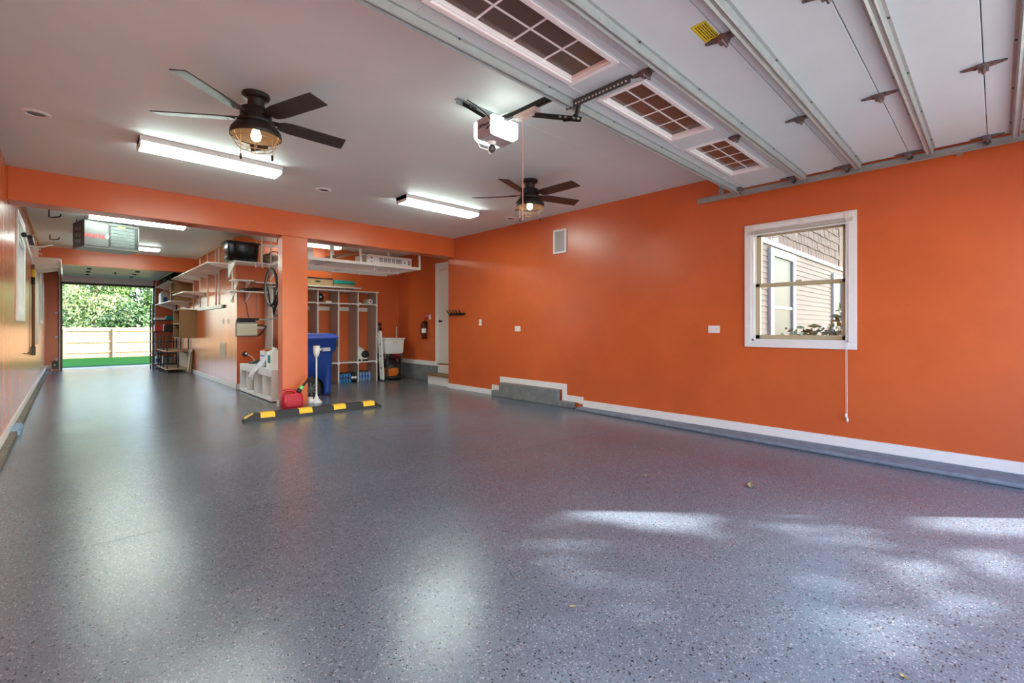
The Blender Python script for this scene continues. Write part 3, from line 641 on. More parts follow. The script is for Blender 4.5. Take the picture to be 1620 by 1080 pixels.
obj('body', MB().box(3.93, 9.83, 1.73, 4.05, 9.95, 1.765), 'white', bx_); obj('flap', MB().box(3.932, 9.832, 1.765, 4.09, 9.9, 1.77), 'offwhite', bx_)
sm = thing('drill_charger', 'small white charger on the last locker shelf by the paper roll', 'charger', (4.68, 9.85, 1.73))
obj('body', MB().box(4.645, 9.82, 1.73, 4.72, 9.9, 1.758), 'white', sm, bevel=.006); obj('contact', MB().box(4.66, 9.84, 1.758, 4.70, 9.87, 1.765), 'grey', sm)
bag = thing('backpack', 'white and black bag slumped on the seat shelf of the last locker bay', 'bag', (4.78, 9.98, .45))
rings = []
for z, rx, ry, dx in ((.448, .125, .12, .02), (.52, .135, .13, .02), (.6, .13, .13, .01), (.68, .105, .1, -.01), (.74, .07, .06, -.03), (.765, .02, .02, -.04)):
    rings.append([Vector((4.78 + dx + rx * cos(a) * (1 + .05 * sin(3 * a)), 9.97 + ry * sin(a), z + .01 * sin(2 * a))) for a in [2 * pi * k / 20 for k in range(20)]])
obj('body', MB().loft(rings), 'offwhite', bag)
obj('mesh_pocket', MB().loft([[Vector((4.80 + .02 + r * cos(a) * 1.1, 9.845 - .012 * t, .60 + r * sin(a))) for a in [2 * pi * k / 14 for k in range(14)]] for r, t in ((.085, 0), (.08, 1), (.04, 2))]), 'black', bag)
obj('base_trim', MB().loft([[Vector((4.80 + .14 * cos(a), 9.96 + .135 * sin(a), z)) for a in [2 * pi * k / 20 for k in range(20)]] for z in (.448, .49)]), 'black', bag)
obj('strap', MB().tube([(4.70, 9.88, .72), (4.66, 9.83, .62), (4.68, 9.83, .52), (4.74, 9.84, .46)], .012, 6), 'white', bag)
def bottle(body, cap, lab, first={}):
    t = thing('bottle', '', 'bottle', (0, 0, 0))
    obj('body', MB().lathe([(.026, 0), (.032, .006), (.033, .07), (.030, .085), (.033, .1), (.033, .14), (.024, .18), (.012, .2), (.012, .212)], n=12), body, t, world=False)
    obj('cap', MB().lathe([(.0135, .206), (.0135, .226), (.001, .227)], n=10), cap, t, world=False)
    obj('label_wrap', MB().lathe([(.0336, .085), (.0336, .135)], n=12, cap=False), lab, t, world=False)
    return t
for (bd, cp, lb, x0, nx, ny, label, grp, s) in [('water', 'black', 'binblue', 4.215, 4, 3, ('blue water', 'under the fourth locker bay'), 'blue water bottles', .95), ('black_gloss', 'black', 'white', 4.471, 2, 3, ('dark soda', 'beside the blue water pack'), 'dark soda bottles', .95), ('water2', 'black', 'lidblue', 4.655, 4, 3, ('clear blue', 'under the last locker bay'), 'clear blue bottles', 1.03)]:
    b0 = bottle(bd, cp, lb); k = 0
    for i in range(nx):
        for j in range(ny):
            o = b0 if k == 0 else copy_tree(b0); k += 1
            o.location = (x0 + .034 + i * .068 * s, LF + .05 + j * .07, 0); o.scale = (s, s, s); o['label'] = '%s bottle, %s from the left in the %s row %s' % (label[0], ('first', 'second', 'third', 'fourth')[i], ('front', 'middle', 'rear')[j], label[1]); o['group'] = grp
# shelf over the lockers
ws = thing('wall_shelf', 'thin white shelf on the wall above the lockers, boxes on top', 'shelf', (3.9, 10.05, 2.08))
obj('board', MB().box(2.6, 9.89, 2.07, 4.75, YR, 2.088), 'white', ws)
for x in (2.9, 3.62, 4.4): obj('bracket', MB().prism([(YR, 2.07), (YR, 2.02), (9.97, 2.066), (9.97, 2.07)], lambda a, b, t: (t, a, b), x, x + .02), 'white', ws)
cb_ = thing('cardboard_box', 'tan cardboard box with a hand hole on the shelf above the lockers', 'box', (3.8, 10.08, 2.088))
obj('carton', MB().box(3.40, 9.93, 2.088, 4.12, YR - .02, 2.235), 'card', cb_)
obj('lid_edge', MB().box(3.395, 9.925, 2.235, 4.125, YR - .015, 2.26), 'black', cb_)
obj('hand_hole', MB().prism([(.05 * cos(a) * 1.2, .016 * sin(a)) for a in [2 * pi * k / 16 for k in range(16)]], lambda a, b, t: (3.80 + a, t, 2.18 + b), 9.9285, 9.93), 'black', cb_)
tb_ = thing('carton', 'flat cardboard carton under the teal cloth on the locker shelf', 'box', (4.35, 10.08, 2.088))
obj('body', MB().box(4.14, 9.93, 2.088, 4.62, YR - .02, 2.15), 'card', tb_); obj('tape', MB().box(4.14, 10.05, 2.15, 4.62, 10.1, 2.1512), 'offwhite', tb_)
tl = []
for z, e in ((2.153, 0), (2.16, .01), (2.185, .012), (2.20, .0), (2.225, .008), (2.236, -.01)):
    tl.append([Vector((4.40 + (.235 + e) * math.copysign(abs(cos(a)) ** .4, cos(a)), 10.07 + (.15 + e) * math.copysign(abs(sin(a)) ** .4, sin(a)), z)) for a in [2 * pi * k / 24 for k in range(24)]])
single('folded_cloth', MB().loft(tl), 'cloth_teal', 'teal folded cloth on the carton on the locker shelf', 'cloth')
# ---------------------------------------------------------------- overhead rack
RX0, RX1, RY0, RY1, RZ = 2.70, 5.10, 8.0, 9.25, 2.35
rk = thing('overhead_rack', 'white steel overhead storage rack hung over the alcove', 'ceiling rack', (3.9, 8.6, RZ))
def rbar(nm, x0, y0, z0, x1, y1, z1): return obj(nm, MB().box(x0, y0, z0, x1, y1, z1), 'white_metal', rk)
rbar('side_rail', RX0, RY0, RZ, RX1, RY0 + .035, RZ + .05); rbar('side_rail', RX0, RY1 - .035, RZ, RX1, RY1, RZ + .05)
rbar('end_rail', RX1 - .035, RY0 + .035, RZ, RX1, RY1 - .035, RZ + .05); rbar('end_rail', RX0, RY0 + .035, RZ, RX0 + .035, RY1 - .035, RZ + .05)
for x in (3.30, 3.85, 4.45): rbar('cross_rail', x, RY0 + .035, RZ - .002, x + .035, RY1 - .035, RZ + .03)
rbar('lower_rail', RX0, 8.42, RZ - .07, RX1 - .25, 8.45, RZ - .04); rbar('lower_rail', RX0, 8.9, RZ - .07, RX1 - .25, 8.93, RZ - .04)
wr_ = MB()
for k in range(48): x = RX0 + .05 + k * .0485; wr_.box(x, RY0 + .03, RZ + .03, x + .004, RY1 - .03, RZ + .034)
for k in range(18): y = RY0 + .06 + k * .066; wr_.box(RX0 + .03, y, RZ + .026, RX1 - .03, y + .005, RZ + .031)
obj('wire_deck', wr_, 'white_metal', rk, kind='stuff')
for x in (3.275, 3.815, RX1 - .035):
    for y in (RY0, RY1 - .03):
        p = obj('hanger_post', MB().box(x, y, RZ + .05, x + .035, y + .03, ZC - .001), 'white_metal', rk)
        obj('ceiling_foot', MB().box(x - .03, y, ZC - .006, x + .065, y + .03, ZC - .0005), 'white_metal', p)
def jhook(x, y, z): return MB().tube([(x, y, z), (x, y, z - .1)] + [(x + .035 - .035 * cos(a), y, z - .1 - .035 * sin(a)) for a in [pi * k / 8 for k in range(1, 9)]] + [(x + .07, y, z - .07)], .006, 8)
for (x, y) in ((2.93, 8.05), (3.45, 8.44), (3.98, 8.44), (4.15, 8.1), (3.6, 8.92)): obj('hook', jhook(x, y, RZ), 'white_metal', rk)
pb = thing('long_white_box', 'long white carton with printed black icons lying on the overhead rack', 'box', (4.45, 8.3, RZ + .034))
obj('carton', MB().box(3.98, 8.06, RZ + .0345, 4.93, 8.55, RZ + .215), 'white', pb, bevel=.003)
ic = MB(); yf = 8.0585
def iring(x0, z0, x1, z1, t=.008): ic.box(x0, yf, z0, x1, 8.06, z0 + t); ic.box(x0, yf, z1 - t, x1, 8.06, z1); ic.box(x0, yf, z0, x0 + t, 8.06, z1); ic.box(x1 - t, yf, z0, x1, 8.06, z1)
z0 = RZ + .095
for x in (4.24, 4.33, 4.41, 4.50, 4.58, 4.645):
    iring(x, z0, x + .055, z0 + .075, .011); ic.box(x + .02, yf, z0 + .028, x + .036, 8.06, z0 + .048)
ic.prism([(4.05, z0 + .05), (4.075, z0 + .085), (4.10, z0 + .05)], lambda a, b, t: (a, t, b), yf, 8.06); ic.box(4.06, yf, z0 - .02, 4.09, 8.06, z0 - .005)
ic.box(4.755, yf, z0 + .01, 4.785, 8.06, z0 + .035); iring(4.85, z0 - .01, 4.90, z0 + .07, .014)
obj('icon_print', ic, 'black', pb)
for (nm, lb, p, q, w_, h_) in [('cardboard_sheet', 'folded brown cardboard resting on the overhead rack beside the white carton', (3.30, 8.25, RZ + .08), (3.95, 8.5, RZ + .26), .5, .02)]:
    t = thing(nm, lb, 'cardboard', p)
    obj('sheet', MB().bar(p, q, w_, h_), 'card', t); obj('folded_flap', MB().bar((3.32, 8.2, RZ + .11), (3.9, 8.35, RZ + .275), .2, .01), 'wood_dk', t)
for i, (lb, z, m_) in enumerate([('pale board lying on top of the long white carton', RZ + .2165, 'wood'), ('thin grey board on top, stacked over the pale board', RZ + .2355, 'grey')]):
    single('long_board', MB().box(4.05, 8.12 + .1 * i, z, 5.0 + .05 * i, 8.4, z + .018), m_, lb, 'board')
sb_ = thing('storage_carton', 'stack of small white cartons at the post end of the overhead rack', 'box', (2.85, 8.2, RZ + .035))
obj('carton', MB().box(2.76, 8.06, RZ + .0345, 3.02, 8.4, RZ + .14), 'white', sb_, bevel=.004); obj('carton_lid', MB().box(2.77, 8.07, RZ + .14, 3.0, 8.38, RZ + .22), 'offwhite', sb_, bevel=.004)
pw = thing('plastic_wrap', 'rumpled pale plastic sheet on the overhead rack left of the white carton', 'plastic sheet', (3.5, 8.5, RZ + .035))
random.seed(5); g = [[Vector((3.1 + i * .07, 8.1 + j * .09, RZ + .037 + random.random() * .05 * (0 < i < 10) * (0 < j < 8))) for i in range(11)] for j in range(9)]
mb = MB()
for j in range(8):
    for i in range(10): mb.add([g[j][i], g[j][i + 1], g[j + 1][i + 1], g[j + 1][i]], [(0, 1, 2, 3)], True)
obj('sheet', mb, 'offwhite', pw)

# ---------------------------------------------------------------- utility sink and its corner
sk_ = thing('utility_sink', 'white plastic laundry tub on legs in the back alcove corner', 'sink', (5.4, 9.8, 0))
SX0, SX1, SY0, SY1 = 5.14, 5.63, 9.50, 10.1
def rr(x0, y0, x1, y1, z, r=.03):
    pts = []
    for cx_, cy_, a0 in ((x1 - r, y1 - r, 0), (x0 + r, y1 - r, pi / 2), (x0 + r, y0 + r, pi), (x1 - r, y0 + r, 1.5 * pi)):
        for k in range(5): a = a0 + k * pi / 8; pts.append(Vector((cx_ + r * cos(a), cy_ + r * sin(a), z)))
    return pts
def inset(d, z): return rr(SX0 + d, SY0 + d, SX1 - d, SY1 - d, z)
obj('tub', MB().loft([inset(.05, .60), inset(.02, .63), inset(.008, .9), inset(0, .93), inset(-.015, .935), inset(-.015, .955), inset(0, .96), inset(.02, .955), inset(.03, .7), inset(.06, .64)], cap=True), 'white', sk_)
obj('label_plate', MB().box(5.33, SY0 - .003, .86, 5.44, SY0 + .012, .872), 'grey', sk_)
for x in (SX0 + .06, SX1 - .07):
    for y in (SY0 + .06, SY1 - .07): obj('leg', MB().prism([(x, y), (x + .04, y), (x + .04, y + .008), (x + .008, y + .008), (x + .008, y + .04), (x, y + .04)], lambda a, b, t: (a, b, t), 0, .64), 'steel_dk', sk_)
obj('drain_trap', MB().tube([(5.3, 9.8, .62), (5.3, 9.8, .45), (5.27, 9.85, .38), (5.22, 9.9, .44), (5.22, 10.2, .46)], .022, 10), 'white', sk_)
fa = thing('wall_faucet', 'dark double-handled faucet with chrome pieces on the wall above the laundry tub', 'faucet', (5.35, YR, 1.15))
x = 5.36
obj('valve_body', MB().tube([(x, YR - .03, 1.03), (x, YR - .035, 1.30)], .02, 10), 'steel_dk', fa)
for z in (1.06, 1.17, 1.28): obj('handle', MB().lathe([(.022, 0), (.04, .008), (.04, .022), (.015, .03)], (x + .01, YR - .05, z), 12, Matrix.Rotation(pi / 2, 3, 'X')), 'black', fa)
obj('spout', MB().tube([(x - .02, YR - .04, 1.25), (x - .05, YR - .08, 1.24), (x - .055, YR - .1, 1.15), (x - .05, YR - .1, 1.1)], .014, 10), 'galv', fa)
single('broom_handle', MB().tube([(5.72, 10.12, .0), (5.80, 10.18, 1.22)], .012, 8), 'white', 'white pole leaning in the corner behind the laundry tub', 'pole')
vac = thing('shop_vacuum', 'black wet-dry vacuum with an orange tank under the laundry tub', 'vacuum', (5.37, 9.75, 0))
obj('dolly', MB().lathe([(.24, .03), (.27, .045), (.28, .07), (.25, .085), (.18, .09)], (5.39, 9.72, 0), 28), 'black', vac)
for k in range(4):
    a = k * pi / 2 + .5; obj('caster', MB().lathe([(.028, -.012), (.032, 0), (.028, .012)], (5.39 + .22 * cos(a), 9.72 + .22 * sin(a), .032), 12, Matrix.Rotation(pi / 2, 3, 'X')), 'black_gloss', vac)
tk_ = obj('tank', MB().lathe([(.14, .09), (.155, .1), (.185, .26), (.19, .27), (.19, .28)], (5.38, 9.72, 0), 28), 'orangeplastic', vac)
ri_ = MB()
for k in range(14): a = 2 * pi * k / 14; ri_.bar((5.38 + .158 * cos(a), 9.72 + .158 * sin(a), .11), (5.38 + .186 * cos(a), 9.72 + .186 * sin(a), .25), .012, .012)
obj('rib', ri_, 'orangeplastic', tk_)
obj('motor_head', MB().lathe([(.2, .28), (.205, .3), (.2, .36), (.16, .4), (.13, .47), (.09, .5), (.001, .505)], (5.38, 9.72, 0), 28), 'black', vac)
obj('handle', MB().tube([(5.30, 9.66, .47), (5.32, 9.63, .55), (5.42, 9.60, .55), (5.45, 9.62, .46)], .014, 8), 'black', vac)
obj('latch', MB().box(5.25, 9.535, .26, 5.30, 9.55, .34), 'steel_dk', vac, bevel=.004); obj('latch', MB().box(5.44, 9.54, .26, 5.49, 9.555, .34), 'steel_dk', vac, bevel=.004)
obj('hose', MB().tube([(5.22, 9.62, .40), (5.17, 9.58, .46), (5.22, 9.54, .56), (5.34, 9.53, .565), (5.50, 9.55, .52), (5.55, 9.60, .36), (5.53, 9.62, .2)], .02, 8), 'black', vac)
fu = thing('red_funnel', 'red funnel wedged under the laundry tub rim', 'funnel', (5.46, 9.62, .45))
obj('cone', MB().lathe([(.012, .40), (.014, .45), (.09, .58), (.092, .585), (.085, .58), (.01, .45)], (5.47, 9.62, 0), 20), 'redsign', fu); obj('rim', MB().lathe([(.093, .578), (.095, .585), (.09, .59)], (5.47, 9.62, 0), 20), 'redsign', fu)
ld = thing('step_ladder', 'folded white step ladder leaning beside the lockers', 'ladder', (5.13, 9.6, 0))
for y in (9.60, 9.70):
    obj('side_rail', MB().bar((5.09, y - .09, 0), (5.09, y + .02, 1.06), .028, .05), 'white_metal', ld)
obj('top_hoop', MB().tube([(5.09, 9.62, 1.04)] + [(5.09, 9.67 - .05 * cos(a), 1.06 + .05 * sin(a)) for a in [pi * k / 8 for k in range(9)]] + [(5.09, 9.72, 1.04)], .02, 8), 'white_metal', ld)
for k in range(3): z = .28 + k * .27; yy = 9.51 + .11 * z / 1.06; obj('step', MB().box(5.076, yy + .01, z, 5.104, yy + .1, z + .02), 'black', ld)
for y in (9.508, 9.608): obj('foot_cap', MB().box(5.073, y - .025, 0, 5.107, y + .025, .03), 'black', ld)

# ---------------------------------------------------------------- blue bin
bn_ = thing('recycling_cart', 'blue wheeled recycling cart standing behind the orange post', 'bin', (3.06, 8.5, 0))
def br_(x0, x1, y0, y1, z, r=.06): return rr(x0, y0, x1, y1, z, r)
body = MB().loft([br_(2.78, 3.385, 8.22, 8.72, .015), br_(2.775, 3.39, 8.215, 8.73, .06), br_(2.75, 3.41, 8.195, 8.76, .72), br_(2.745, 3.42, 8.18, 8.77, .765), br_(2.735, 3.455, 8.155, 8.79, .80), br_(2.73, 3.46, 8.15, 8.80, .985), br_(2.72, 3.475, 8.135, 8.81, .99), br_(2.72, 3.475, 8.135, 8.81, 1.02)])
bo = obj('body', body, 'binblue', bn_)
bm_ = bmesh.new(); bm_.from_mesh(bo.data); bmesh.ops.remove_doubles(bm_, verts=bm_.verts, dist=1e-5); bmesh.ops.recalc_face_normals(bm_, faces=bm_.faces); bm_.to_mesh(bo.data); bm_.free()
cut = MB().prism([(2.845, -.1), (3.255, -.1)] + [(3.05 + .205 * cos(a), .13 + .205 * sin(a)) for a in [pi * k / 20 for k in range(21)]], lambda a, b, t: (a, t, b), 8.05, 8.36)
co = obj('cutter', cut, 'black'); bm_ = bmesh.new(); bm_.from_mesh(co.data); bmesh.ops.remove_doubles(bm_, verts=bm_.verts, dist=1e-5); bmesh.ops.recalc_face_normals(bm_, faces=bm_.faces); bm_.to_mesh(co.data); bm_.free()
md = bo.modifiers.new('b', 'BOOLEAN'); md.operation = 'DIFFERENCE'; md.object = co; md.solver = 'EXACT'; pass
bpy.context.view_layer.update()
me2 = bpy.data.meshes.new_from_object(bo.evaluated_get(bpy.context.evaluated_depsgraph_get())); bo.modifiers.clear(); bo.data = me2
wl_ = MB(); wp_ = [(3.05 + .203 * cos(a), .13 + .203 * sin(a)) for a in [pi * k / 20 for k in range(21)]]
wl_.prism([(2.848, .02)] + wp_[::-1] + [(3.252, .02)], lambda a, b, t: (a, t, b), 8.352, 8.358)
for k in range(20): wl_.quad((wp_[k][0], 8.22, wp_[k][1]), (wp_[k + 1][0], 8.22, wp_[k + 1][1]), (wp_[k + 1][0], 8.352, wp_[k + 1][1]), (wp_[k][0], 8.352, wp_[k][1]))
obj('wheel_well', wl_, 'black', bn_)
# cutter coordinates are world; body sits under the cart empty
bpy.data.objects.remove(co)
obj('lid', MB().loft([br_(2.70, 3.49, 8.115, 8.83, 1.02, .07), br_(2.70, 3.49, 8.115, 8.83, 1.045, .07), br_(2.75, 3.44, 8.165, 8.79, 1.085, .07), br_(2.80, 3.40, 8.21, 8.75, 1.10, .07)]), 'lidblue', bn_)
obj('lid_lip', MB().box(3.485, 8.25, .99, 3.53, 8.70, 1.03), 'black', bn_, bevel=.008)
obj('side_rib', MB().prism([(3.46, .985), (3.505, .97), (3.50, .88), (3.42, .79)], lambda a, b, t: (a, t, b), 8.2, 8.74), 'black', bn_)
obj('axle', MB().tube([(3.0, 8.10, .135), (3.0, 8.75, .135)], .012, 10), 'steel_dk', bn_)
Rx = Matrix.Rotation(pi / 2, 3, 'X')
for y in (8.16, 8.78):
    wh = obj('wheel', MB().lathe([(.112, -.03), (.132, -.03), (.138, -.015), (.138, .015), (.132, .03), (.112, .03), (.112, -.03)], (3.0, y, .138), 32, Rx, cap=False), 'rubber', bn_)
    spk = MB().lathe([(.025, -.03), (.03, .03), (.02, .035), (.001, .035)], (3.0, y, .138), 16, Rx)
    for k in range(8):
        a = k * pi / 4; spk.bar((3.0 + .025 * cos(a), y - .012, .138 + .025 * sin(a)), (3.0 + .114 * cos(a + .12), y - .012, .138 + .114 * sin(a + .12)), .02, .012, up=(0, 1, 0))
    obj('spokes', spk, 'steel_dk', wh)
lab = MB(); lab.box(3.20, 8.147, .808, 3.335, 8.151, .845).box(3.20, 8.147, .788, 3.335, 8.151, .798).prism([(3.14, .79), (3.155, .845), (3.165, .815), (3.175, .845), (3.19, .845), (3.172, .79), (3.162, .82), (3.152, .79)], lambda a, b, t: (a, t, b), 8.147, 8.151)
lo = obj('printed_label', lab, 'white', bn_)
lb2 = MB()
for k in range(5): lb2.box(3.208 + k * .026, 8.1455, .816, 3.222 + k * .026, 8.1475, .837)
obj('print_gap', lb2, 'binblue', lo)

# ---------------------------------------------------------------- by the post
gc = thing('gas_can', 'red plastic gas can with black spout in front of the orange post', 'gas can', (2.44, 7.22, 0))
def gcr(d, z, dx=0): return rr(2.30 + d, 7.12 + d, 2.59 - d, 7.34 - d, z, .04)
bd = obj('body', MB().loft([gcr(.015, 0), gcr(0, .015), gcr(0, .19), gcr(.02, .225)]), 'red', gc)
obj('side_panel', MB().box(2.345, 7.112, .04, 2.555, 7.122, .18), 'red', bd, bevel=.004)
obj('handle', MB().tube([(2.32, 7.23, .215), (2.335, 7.23, .262), (2.40, 7.23, .272), (2.47, 7.23, .262), (2.535, 7.23, .215)], .022, 10), 'red', gc)
obj('neck_cap', MB().lathe([(.03, -.03), (.036, -.025), (.036, .03), (.028, .034)], (2.555, 7.23, .25), 16, Matrix.Rotation(rad(40), 3, 'Y')), 'black', gc)
obj('spout_collar', MB().lathe([(.026, 0), (.026, .05), (.02, .056)], (2.577, 7.23, .275), 14, Matrix.Rotation(rad(40), 3, 'Y')), 'green', gc)
obj('spout', MB().tube([(2.605, 7.23, .31), (2.66, 7.22, .38), (2.68, 7.21, .42), (2.74, 7.18, .455)], .019, 10, r1=.013), 'black', gc)
gc.location.x -= .07
jar = thing('small_jar', 'small white plastic jar on the floor right of the gas can', 'jar', (2.75, 7.52, 0))
obj('body', MB().lathe([(.04, 0), (.045, .005), (.045, .06), (.036, .075)], (2.75, 7.5, 0), 18), 'white', jar); obj('lid', MB().lathe([(.038, .075), (.04, .078), (.04, .1), (.001, .102)], (2.75, 7.5, 0), 18), 'offwhite', jar)
pl = thing('floor_stand', 'white pole stand with a cup top and flared base before the blue cart', 'stand', (2.84, 7.48, 0))
obj('flared_base', MB().lathe([(.082, 0), (.085, .008), (.082, .022), (.06, .04), (.034, .075), (.018, .12), (.014, .15)], (2.84, 7.48, 0), 28), 'white', pl)
obj('pole', MB().tube([(2.84, 7.48, .14), (2.84, 7.48, .74)], .0125, 12), 'white', pl)
cup = obj('cup', MB().lathe([(.014, .725), (.03, .745), (.048, .80), (.052, .87), (.048, .91), (.038, .912), (.03, .87)], (2.84, 7.48, 0), 24), 'white', pl)
obj('cup_trim', MB().lathe([(.0525, .87), (.054, .875), (.05, .91)], (2.84, 7.48, 0), 24, cap=False), 'offwhite', cup)
obj('knob', MB().lathe([(.02, .905), (.024, .92), (.016, .94), (.001, .942)], (2.84, 7.48, 0), 14), 'bronze', cup)
ps = thing('parking_stop', 'black rubber parking stop with yellow stripes on the floor before the post', 'parking stop', (2.50, 6.55, 0), rot=rad(-3.5))
L = .91; A = [(-.085, 0), (-.082, .02), (-.05, .1), (.05, .1), (.082, .02), (.085, 0)]
def ring_at(x, k, top): return [Vector((x, a * (1 if b < .03 else k), min(b, top))) for a, b in A]
bd = obj('body', MB().loft([ring_at(-L, 1, .02), ring_at(-L, 1, .035), ring_at(-L + .12, 1, .1), ring_at(L - .12, 1, .1), ring_at(L, 1, .035), ring_at(L, 1, .02)], smooth=False), 'rubber', ps, world=False)
for x in (-.64, -.17, .29, .72):
    hw = .085
    obj('yellow_stripe', MB().box(x - hw, -.05, .1002, x + hw, .05, .1012).prism([(-.0505, .1012), (-.0505, .099), (-.074, .040), (-.0755, .0405)], lambda a, b, t: (t, a, b), x - hw, x + hw), 'yellow', ps, world=False)
for s in (-1, 1):
    b = MB().add([(s * (L - .005), -.045, .045), (s * (L - .005), .045, .045), (s * (L - .105), .045, .0995), (s * (L - .105), -.045, .0995)], [(0, 1, 2, 3)])
    obj('yellow_end', MB().prism([(-.045, 0), (.045, 0), (.045, 1), (-.045, 1)], lambda a, b_, t: (s * (L - .012 - .098 * b_), a, .0455 + .0535 * b_ + t), 0, .0015), 'yellow', ps, world=False)
for i, (x, y, r, lb) in enumerate([(3.73, 1.29, .3, 'largest dry leaf on the floor below the right wall window'), (3.37, 1.97, 1.5, 'small dry leaf on the floor beyond the sunlit patch'), (1.56, 1.26, 2.4, 'tiny dry leaf on the open floor near the camera'), (2.07, .22, .9, 'dry leaf at the very front edge of the floor')]):
    s = (.05, .022, .015, .016)[i]; t = thing('dry_leaf', lb, 'leaf', (x, y, 0), 'dry leaves on the floor', rot=r)
    n_ = 8; up = [(s * (-1 + 2 * k / n_), s * .55 * sin(pi * k / n_) ** .8, .004 + s * .25 * abs(sin(pi * k / n_ * 1.5))) for k in range(n_ + 1)]; dn = [(a, -b * .9, c * .6 + .002) for a, b, c in up]
    mb = MB()
    for k in range(n_): mb.add([up[k], up[k + 1], (up[k + 1][0], 0, .003), (up[k][0], 0, .003)], [(0, 1, 2, 3)], True); mb.add([dn[k], dn[k + 1], (dn[k + 1][0], 0, .003), (dn[k][0], 0, .003)], [(0, 1, 2, 3)], True)
    obj('blade', mb, 'leafdry', t, world=False); obj('stalk', MB().tube([(s, 0, .003), (s * 1.5, s * .1, .002)], s * .03, 5), 'leafdry', t, world=False)

# ---------------------------------------------------------------- bench and its load
bx0, bx1, by0, by1, bz = 2.335, 2.70, 8.02, 9.93, .52
bc = thing('cubby_bench', 'low white cubby bench of four open bays beside the post', 'bench', (2.5, 9, 0))
obj('top', MB().box(bx0, by0, bz - .115, bx1, by1, bz), 'white', bc, bevel=.004); obj('base', MB().box(bx0, by0, .012, bx1, by1, .05), 'white', bc, bevel=.004)
obj('back_panel', MB().box(bx1 - .012, by0, .05, bx1, by1, bz - .115), 'offwhite', bc)
for k in range(5): y = by0 + (by1 - by0 - .022) * k / 4; obj('divider', MB().box(bx0 + .001, y, .05, bx1 - .012, y + .022, bz - .115), 'white', bc)
for y in (by0 + .03, by1 - .06): obj('foot', MB().box(bx0 + .01, y, 0, bx1 - .02, y + .03, .012), 'black', bc)
def shoe(name, x, y, z, r, label, m1='black', m2='white'):
    t = thing(name, label, 'shoe', (x, y, z), 'sneakers on the bench', rot=r)
    so_ = [(-.14, -.04), (-.06, -.045), (.06, -.05), (.13, -.035), (.15, 0), (.12, .04), (.03, .042), (-.1, .04), (-.145, .02)]
    obj('sole', MB().prism(so_, lambda a, b, q: (a, b, q), 0, .028), m2, t, world=False, bevel=.004)
    def rg(z, x0, x1, w_): return [Vector(((x0 + x1) / 2 + (x1 - x0) / 2 * cos(a), w_ * sin(a), z)) for a in [2 * pi * k / 16 for k in range(16)]]
    obj('upper', MB().loft([rg(.028, -.14, .145, .042), rg(.06, -.138, .12, .04), rg(.08, -.135, .05, .036), rg(.11, -.13, -.01, .033)]), m1, t, world=False)
    la = MB()
    for k in range(4): la.tube([(.02 + k * .022, -.03, .072 - k * .006), (.03 + k * .022, 0, .088 - k * .008), (.02 + k * .022, .03, .072 - k * .006)], .004, 5)
    obj('laces', la, m2, t, world=False)
shoe('sneaker', 2.46, 9.28, bz, 2.9, 'black and white sneaker nearest the bench edge')
shoe('sneaker', 2.56, 9.42, bz, 2.4, 'black sneaker lying behind the other on the bench')
pbg = thing('paper_carton', 'white printed carton standing on the bench behind the plastic bag', 'box', (2.55, 8.92, bz))
obj('carton', MB().box(2.45, 8.78, bz, 2.66, 9.06, bz + .27), 'white', pbg, bevel=.004); obj('print_band', MB().box(2.4485, 8.82, bz + .17, 2.45, 9.02, bz + .20), 'lidblue', pbg); obj('red_flap', MB().box(2.46, 8.80, bz + .27, 2.65, 8.95, bz + .30), 'orange', pbg)
gb = thing('storage_jug', 'white jug with green label at the post end of the bench', 'jug', (2.52, 8.40, bz))
obj('body', MB().loft([rr(2.40, 8.28, 2.62, 8.56, bz, .04), rr(2.40, 8.28, 2.62, 8.56, bz + .25, .04), rr(2.45, 8.34, 2.57, 8.5, bz + .30, .04)]), 'white', gb); obj('label_panel', MB().box(2.397, 8.31, bz + .09, 2.40, 8.44, bz + .22), 'cloth_teal', gb); obj('cap', MB().lathe([(.03, bz + .30), (.03, bz + .335), (.001, bz + .337)], (2.51, 8.42, 0), 14), 'white', gb)
# plastic bag that drapes over the bench edge
path = [(2.52, 8.62, bz + .26), (2.46, 8.68, bz + .20), (2.40, 8.74, bz + .12), (2.345, 8.80, bz + .04), (2.318, 8.88, bz - .04), (2.308, 8.98, bz - .12), (2.304, 9.05, bz - .19)]
random.seed(11); mb = MB(); rows = []
for i, p in enumerate(path):
    wd = .05 + .018 * i; row = []
    for k in range(9):
        s = (k / 8 - .5) * 2
        row.append(Vector(p) + Vector((-.012 + random.uniform(-.01, .004) + (0.02 * abs(s) if i < 4 else 0.0), s * wd * .9, -abs(s) * .02 + random.uniform(-.008, .008) + s * .02)))
    rows.append(row)
back = [[q + Vector((.012 if i > 3 else .0, 0, .012 if i <= 3 else 0)) for q in r] for i, r in enumerate(rows)]
for i in range(len(rows) - 1):
    for k in range(8):
        mb.add([rows[i][k], rows[i][k + 1], rows[i + 1][k + 1], rows[i + 1][k]], [(0, 1, 2, 3)], True)
        mb.add([back[i][k], back[i + 1][k], back[i + 1][k + 1], back[i][k + 1]], [(0, 1, 2, 3)], True)
t = thing('plastic_bag', 'crumpled white plastic bag hanging over the front of the cubby bench', 'bag', (2.4, 8.8, bz))
obj('film', mb, mat('plastic_film', (226, 230, 236), .2, var=.12, scale=40), t)
obj('knot', MB().lathe([(.01, -.02), (.03, 0), (.018, .025), (.028, .05), (.001, .055)], (2.53, 8.60, bz + .29), 10), 'white', t)
